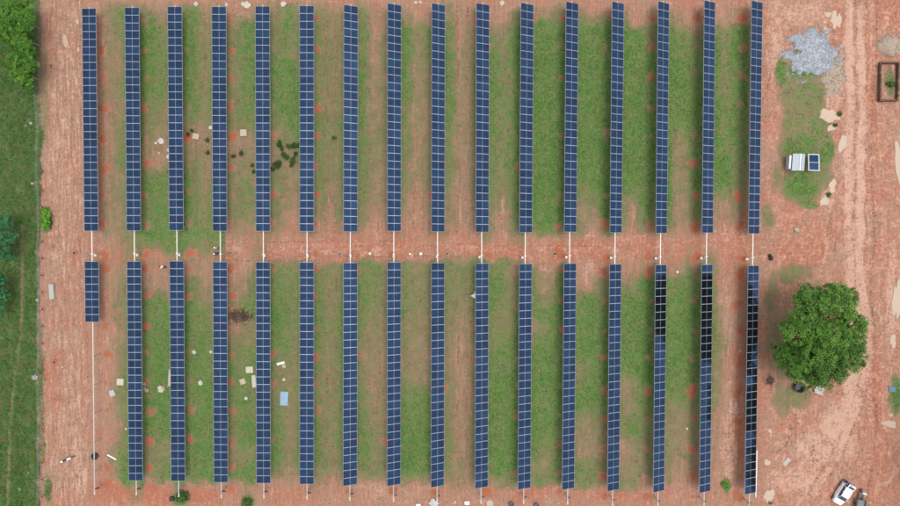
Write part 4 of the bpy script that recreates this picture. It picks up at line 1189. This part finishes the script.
# ------------------------------------------------------------------ people
def skin_mesh(name, joints, edges, mats, pick, root=0):
    me = bpy.data.meshes.new(name + '_skeleton')
    me.from_pydata([j[0] for j in joints], edges, [])
    o = bpy.data.objects.new(name + '_skeleton', me); C.objects.link(o)
    md = o.modifiers.new('skin', 'SKIN'); md.use_smooth_shade = True
    for k, j in enumerate(joints):
        r = j[1] if isinstance(j[1], tuple) else (j[1], j[1])
        me.skin_vertices[0].data[k].radius = r
    me.skin_vertices[0].data[root].use_root = True
    s2 = o.modifiers.new('sub', 'SUBSURF'); s2.levels = 1; s2.render_levels = 1
    dg = bpy.context.evaluated_depsgraph_get()
    out_ = bpy.data.meshes.new_from_object(o.evaluated_get(dg))
    bpy.data.objects.remove(o, do_unlink=True)
    out_.name = name
    out_.materials.clear()
    for m in mats: out_.materials.append(m)
    for p_ in out_.polygons: p_.material_index = pick(p_.center); p_.use_smooth = True
    return out_
M_skin = mat('brown_skin', (.10, .055, .035), .6, 0, .08, 8)
M_hair = mat('black_hair', (.012, .011, .011), .8, 0, .2, 20)

def person(px, py, rz, shirt, trousers, label, hat=None, bend=0.0, reach=0.0, group=None):
    p = at(px, py, 0)
    root = empty('person', (p.x, p.y, ground_z(p.x, p.y) + .02), RAD(rz))      # faces +Y
    tag(root, label, 'person', group)
    S, Cc = math.sin(RAD(bend)), math.cos(RAD(bend))
    def up(x, y, z):                                   # bend the trunk forward about the hips
        dz = z - .95
        return (x, y * Cc + dz * S, .95 + dz * Cc - y * S)
    J = []; E = []
    def j(pt, r, parent=None):
        J.append((pt, r)); k = len(J) - 1
        if parent is not None: E.append((parent, k))
        return k
    pelvis = j((0, 0, .95), (.15, .11))
    waist = j(up(0, 0, 1.12), (.135, .10), pelvis)
    chest = j(up(0, .01, 1.34), (.165, .115), waist)
    neckb = j(up(0, 0, 1.47), (.07, .065), chest)
    neck = j(up(0, .015, 1.53), .052, neckb)
    head = j(up(0, .03, 1.63), (.078, .092), neck)
    crown_ = j(up(0, .02, 1.73), (.062, .075), head)
    for s in (-1, 1):
        hip = j((s * .095, 0, .86), .092, pelvis)
        knee = j((s * .11, .03, .5), .062, hip)
        ank = j((s * .115, -.02, .1), .042, knee)
        toe = j((s * .13, .14, .04), (.045, .032), ank)
        sh = j(up(s * .19, 0, 1.41), .058, chest)
        el = j(up(s * .25, .02 + reach * .2, 1.14 + reach * .12), .042, sh)
        wr = j(up(s * .24, .12 + reach * .42, .93 + reach * .3), .030, el)
        hd = j(up(s * .235, .16 + reach * .46, .86 + reach * .32), (.038, .022), wr)
        for q, (dx, dy, dz) in enumerate(((-.03, .02, -.085), (-.01, .025, -.1), (.01, .025, -.095), (.028, .02, -.075))):
            j(up(s * (.235 + dx), .16 + dy + reach * .52, .86 + dz * (1 - reach) + reach * .32), .010, hd)
        j(up(s * .185, .19 + reach * .46, .83 + reach * .32), .011, hd)
    inv = lambda c: ((c.y - 0) * Cc - (c.z - .95) * S, .95 + (c.z - .95) * Cc + c.y * S)
    def pick(c):
        y, z = inv(c)
        if c.z < .09 and abs(c.x) < .3 and z < .2: return 3
        if z > 1.5: return 2
        if abs(c.x) > .19 and z < 1.16 and c.z > .3: return 2
        if z > .96: return 0
        return 1
    link('body', skin_mesh('body', J, E, [shirt, trousers, M_skin, M_dark], pick), root)
    b = MB(); hc = Vector(up(0, .01, 1.70)); n = 12
    V_ = []; F_ = []
    R = Matrix.Rotation(-RAD(bend), 3, 'X')
    prof = ((.112, -.02), (.112, .03), (.085, .09), (.03, .118)) if hat else ((.10, -.04), (.104, .02), (.08, .075), (.03, .098))
    for r, z in prof:
        for k in range(n):
            a = math.tau * k / n
            V_.append(tuple(hc + R @ Vector((r * .9 * math.cos(a), r * 1.05 * math.sin(a), z))))
    for q in range(3):
        for k in range(n): F_.append((q * n + k, q * n + (k + 1) % n, (q + 1) * n + (k + 1) % n, (q + 1) * n + k))
    F_.append(tuple(3 * n + k for k in range(n)))
    b.add(V_, F_, 0, True)
    if hat:
        b.box(hc + R @ Vector((0, .13, -.01)), (.16, .1, .015), R)
    b.build('helmet' if hat else 'hair', hat or M_hair, root)
    b = MB()                                          # eyes, nose, ears and mouth
    for s in (-1, 1):
        b.box(up(s * .034, .115, 1.645), (.022, .012, .012)); b.box(up(s * .083, .03, 1.63), (.012, .03, .05))
    b.box(up(0, .128, 1.615), (.022, .03, .04)); b.box(up(0, .112, 1.575), (.045, .014, .012))
    b.build('face', M_skin, root)
    return root
M_cl_black = mat('black_clothes', (.02, .02, .025), .9, 0, .2, 9)
M_cl_navy = mat('navy_clothes', (.03, .04, .12), .9, 0, .2, 9)
M_cl_blue = mat('blue_clothes', (.06, .08, .28), .9, 0, .2, 9)
M_cl_white = mat('white_clothes', (.72, .72, .74), .9, 0, .08, 9)
M_cl_grey = mat('grey_clothes', (.25, .24, .25), .9, 0, .1, 9)
M_helmet = mat('white_helmet', (.82, .82, .8), .35, 0, .04, 9)
person(166.6, 267.0, 60, M_cl_white, M_cl_black, 'person in a white shirt walking just below the middle lane left of the third row', bend=22)
person(220.6, 248.0, 75, M_cl_grey, M_cl_navy, 'worker in a white helmet left of the fourth row tube, upper of two', M_helmet, 14, .6)
person(220.4, 253.4, 100, M_cl_navy, M_cl_black, 'worker in navy and a white helmet left of the fourth row tube, lower of two', M_helmet, 20, .8)
person(843.0, 479.4, 215, M_cl_blue, M_cl_navy, 'person in blue bending at the open rear of the white car', None, 30, .7)

# ------------------------------------------------------------------ vehicles
M_car = mat('white_car_paint', (.82, .83, .84), .22, 0, .02, 2, spec=.6, dirt=(.6, .5, .42), dirt_amt=.12)
M_glass = mat('dark_blue_glass', (.012, .035, .06), .06, 0, .1, 2, spec=.9)
M_tyre = mat('tyre_rubber', (.02, .02, .02), .85, 0, .2, 12)
M_rim = mat('alloy_rim', (.5, .5, .52), .35, .8, .05, 6)
M_red = mat('red_lamp', (.45, .02, .02), .3, 0, .05, 6)
M_lamp = mat('clear_lamp', (.75, .78, .8), .1, 0, .05, 6)
M_trim = mat('black_trim', (.03, .03, .032), .6, 0, .1, 6)

def loft(sections, mats_idx=0, smooth=True):
    """closed rings of the same size -> skin with end caps"""
    b = MB(); n = len(sections[0])
    V_ = [p for s in sections for p in s]
    F_ = [(q * n + k, q * n + (k + 1) % n, (q + 1) * n + (k + 1) % n, (q + 1) * n + k) for q in range(len(sections) - 1) for k in range(n)]
    b.add(V_, F_, mats_idx, smooth)
    b.add(sections[0], [tuple(reversed(range(n)))], mats_idx); b.add(sections[-1], [tuple(range(n))], mats_idx)
    return b

def wheel(parent, x, y, r, wdt, spokes=True):
    b = MB(); n = 20
    prof = [(r * .62, -wdt / 2), (r * .95, -wdt / 2), (r, -wdt * .3), (r, wdt * .3), (r * .95, wdt / 2), (r * .62, wdt / 2), (r * .58, 0)]
    V_ = [(a, rr * math.cos(math.tau * k / n), rr * math.sin(math.tau * k / n)) for rr, a in prof for k in range(n)]
    m = len(prof)
    F_ = [(q * n + k, q * n + (k + 1) % n, ((q + 1) % m) * n + (k + 1) % n, ((q + 1) % m) * n + k) for q in range(m) for k in range(n)]
    b.add(V_, F_, 0, True)
    wo = b.build('wheel', M_tyre, parent, (x, y, r))
    b = MB(); b.tube([(-wdt * .35, 0, 0), (wdt * .35, 0, 0)], r * .2, 10)
    for k in range(5):
        a = math.tau * k / 5
        b.box((0, math.cos(a) * r * .36, math.sin(a) * r * .36), (wdt * .5, r * .12, r * .5), Matrix.Rotation(a - math.pi / 2, 3, 'X'))
    b.build('rim', M_rim, wo)

def rsec(y, w0, w1, z0, z1, n=5, rad=.12):
    """rounded section across the car: lower half width w0, upper w1"""
    pts = [(-w0, y, z0), (-w0 * 1.02, y, z0 + (z1 - z0) * .45)]
    for k in range(n):
        a = math.pi / 2 * k / (n - 1)
        pts.append((-(w1 - rad) - rad * math.cos(a), y, z1 - rad + rad * math.sin(a)))
    pts += [(-x, yy, z) for x, yy, z in reversed(pts)]
    return pts

cp = at(840.0, 492.2, 0)
car = empty('white_car', (cp.x, cp.y, ground_z(cp.x, cp.y) + .03), math.atan2(-.87, -.49) - math.pi / 2)   # front is +Y
car.scale = (.92, .87, .92)
tag(car, 'small white hatchback car with its tailgate raised, at the bottom right', 'car')
secs = [rsec(-1.88, .70, .70, .38, .86), rsec(-1.80, .80, .77, .26, .98), rsec(-1.2, .83, .80, .22, 1.0), rsec(-.2, .84, .81, .22, .99), rsec(.62, .84, .81, .22, .97),
        rsec(1.0, .83, .79, .22, .93), rsec(1.45, .81, .76, .24, .86), rsec(1.75, .75, .68, .28, .76), rsec(1.92, .60, .52, .36, .62)]
loft(secs).build('body', M_car, car)
gs = [rsec(-1.72, .70, .66, .96, 1.0, rad=.03), rsec(-1.30, .74, .60, .96, 1.44, rad=.08), rsec(-.4, .75, .62, .96, 1.49, rad=.08), rsec(.25, .74, .60, .95, 1.46, rad=.08), rsec(.98, .70, .64, .90, .94, rad=.03)]
loft(gs).build('window_glass', M_glass, car)
rf = [rsec(-1.36, .61, .60, 1.42, 1.475, rad=.04), rsec(-.4, .64, .63, 1.45, 1.535, rad=.04), rsec(.2, .62, .61, 1.44, 1.505, rad=.04), rsec(.32, .58, .57, 1.41, 1.47, rad=.04)]
loft(rf).build('roof', M_car, car)
b = MB()
for s in (-1, 1):
    b.tube([(s * .715, .93, .95), (s * .60, .30, 1.46)], .03, 6); b.tube([(s * .735, -.45, .98), (s * .635, -.42, 1.47)], .03, 6); b.tube([(s * .72, -1.55, 1.0), (s * .61, -1.3, 1.45)], .05, 6)
b.build('pillars', M_car, car)
for s in (-1, 1):
    for y0, y1 in ((-.42, .72), (-1.2, -.46)):
        b = MB(); b.box((s * .842, (y0 + y1) / 2, .62), (.024, y1 - y0 - .03, .52), bevel=.008); d = b.build('door', M_car, car)
        b = MB(); b.box((s * .866, y0 + .14, .80), (.02, .14, .025)); b.build('handle', M_trim, d)
    b = MB(); b.box((s * .92, .62, 1.0), (.16, .1, .11), bevel=.02); b.build('mirror', M_car, car)
    b = MB(); b.box((s * .56, 1.80, .68), (.24, .14, .12), Matrix.Rotation(s * -.45, 3, 'Z'), bevel=.02); b.build('headlight', M_lamp, car)
    b = MB(); b.box((s * .73, -1.83, .82), (.14, .1, .26), bevel=.02); b.build('tail_light', M_red, car)
    for y in (1.22, -1.22): wheel(car, s * .76, y, .3, .19)
b = MB(); b.box((0, 1.90, .42), (1.0, .1, .14), bevel=.02); b.build('grille', M_trim, car)
b = MB(); b.box((0, -1.88, .42), (1.4, .1, .2), bevel=.03); b.build('bumper', M_trim, car)
for s in (-1, 1):
    b = MB(); b.tube([(s * .3, .99, .945), (s * .05 - .25, .78, 1.06)], .012, 5); b.build('wiper', M_trim, car)
b = MB()
R = Matrix.Rotation(RAD(-12), 3, 'X')
b.box((0, -1.72, 1.66), (1.16, .74, .07), R, bevel=.02)
tg_ = b.build('tailgate', M_car, car)
b = MB(); b.box((0, -1.62, 1.705), (.9, .4, .03), R); b.build('rear_window', M_glass, tg_)
for s in (-1, 1):
    b = MB(); b.tube([(s * .6, -1.55, 1.05), (s * .55, -1.7, 1.62)], .015, 5); b.build('gas_strut', M_trim, car)
b = MB()
b.box((0, -1.62, 1.0), (1.1, .3, .03)); b.build('boot_floor', M_trim, car)

# cargo tricycle
M_trike = mat('grey_green_paint', (.16, .19, .17), .6, 0, .15, 4, dirt=(.3, .24, .19), dirt_amt=.35)
M_tblue = mat('blue_tank_paint', (.06, .10, .22), .35, 0, .1, 4)
tp_ = at(858.4, 496.5, 0)
trk = empty('cargo_tricycle', (tp_.x, tp_.y, ground_z(tp_.x, tp_.y) + .03), RAD(-8))        # front is +Y
tag(trk, 'grey green cargo tricycle parked right of the white car at the bottom edge', 'tricycle')
b = MB()
b.box((0, -.95, .62), (1.25, 1.6, .05))
for s in (-1, 1): b.box((s * .61, -.95, .82), (.04, 1.6, .36))
b.box((0, -.16, .87), (1.18, .04, .46)); b.box((0, -1.74, .80), (1.18, .04, .32))
for k in range(4): b.box((0, -.4 - k * .38, .655), (1.14, .05, .02))
b.build('cargo_bed', M_trike, trk)
b = MB()
for s in (-1, 1): b.tube([(s * .35, -1.7, .5), (s * .3, -.1, .48), (s * .08, .5, .55)], .03, 6)
b.tube([(0, .5, .55), (0, .72, .98)], .035, 6); b.tube([(0, .72, .98), (0, 1.0, .3)], .03, 6)
b.build('frame', M_dark, trk)
b = MB(); b.box((0, .02, .78), (.34, .42, .12), bevel=.04); b.build('seat', M_black, trk)
b = loft([[(-.06, .24, .78), (.06, .24, .78), (.09, .24, .88), (-.09, .24, .88)], [(-.12, .4, .74), (.12, .4, .74), (.15, .4, .95), (-.15, .4, .95)], [(-.06, .64, .78), (.06, .64, .78), (.08, .64, .92), (-.08, .64, .92)]])
b.build('fuel_tank', M_tblue, trk)
b = MB(); b.tube([(-.42, .52, 1.02), (-.2, .70, 1.05), (.2, .70, 1.05), (.42, .52, 1.02)], .02, 6); b.build('handlebar', M_dark, trk)
b = MB(); b.box((.16, .86, .98), (.55, .10, .35), Matrix.Rotation(.5, 3, 'X'), bevel=.03); b.build('windscreen', M_lamp, trk)
b = MB(); b.tube([(0, .90, .84), (0, .98, .84)], .09, 10); b.build('headlight', M_lamp, trk)
wheel(trk, 0, 1.02, .28, .1)
for s in (-1, 1): wheel(trk, s * .56, -1.15, .28, .12)
b = MB(); b.box((0, 1.02, .60), (.16, .5, .03)); b.build('mudguard', M_tblue, trk)
b = MB(); b.box((0, .35, .45), (.3, .4, .3), bevel=.05); b.build('engine', M_steel, trk)

# motorcycle on the left track
mp = at(70, 458, 0)
mo = empty('motorcycle', (mp.x, mp.y, ground_z(mp.x, mp.y) + .03), RAD(-68))
tag(mo, 'small dark motorcycle with pale panels parked on the left dirt track', 'motorcycle')
b = MB(); b.tube([(0, -.7, .45), (0, -.2, .55), (0, .35, .75), (0, .5, .85)], .035, 6); b.tube([(0, -.1, .3), (0, .4, .4), (0, .48, .8)], .03, 6); b.build('frame', M_dark, mo)
b = loft([[(-.1, -.75, .72), (.1, -.75, .72), (.1, -.75, .8), (-.1, -.75, .8)], [(-.14, -.4, .7), (.14, -.4, .7), (.14, -.4, .8), (-.14, -.4, .8)], [(-.1, 0, .7), (.1, 0, .7), (.1, 0, .78), (-.1, 0, .78)]]); b.build('seat', M_black, mo)
b = loft([[(-.08, 0, .7), (.08, 0, .7), (.08, 0, .84), (-.08, 0, .84)], [(-.15, .18, .68), (.15, .18, .68), (.15, .18, .92), (-.15, .18, .92)], [(-.08, .42, .72), (.08, .42, .72), (.08, .42, .88), (-.08, .42, .88)]]); b.build('fuel_tank', M_cl_white, mo)
b = MB(); b.box((0, .62, .9), (.3, .2, .25), bevel=.05); b.build('front_cowl', M_white, mo)
b = MB(); b.tube([(-.36, .4, 1.02), (-.12, .52, .98), (.12, .52, .98), (.36, .4, 1.02)], .018, 6); b.build('handlebar', M_dark, mo)
b = MB(); b.tube([(-.06, .52, .9), (-.06, .75, .3)], .025, 6); b.tube([(.06, .52, .9), (.06, .75, .3)], .025, 6); b.build('fork', M_steel, mo)
b = MB(); b.box((0, .1, .4), (.26, .36, .3), bevel=.05); b.build('engine', M_steel, mo)
b = MB(); b.tube([(.14, .1, .32), (.16, -.75, .38)], .04, 8); b.build('exhaust', M_steel, mo)
b = MB(); b.box((0, -.86, .80), (.26, .3, .2), bevel=.03); b.build('top_box', M_white, mo)
wheel(mo, 0, .75, .29, .1); wheel(mo, 0, -.65, .29, .12)
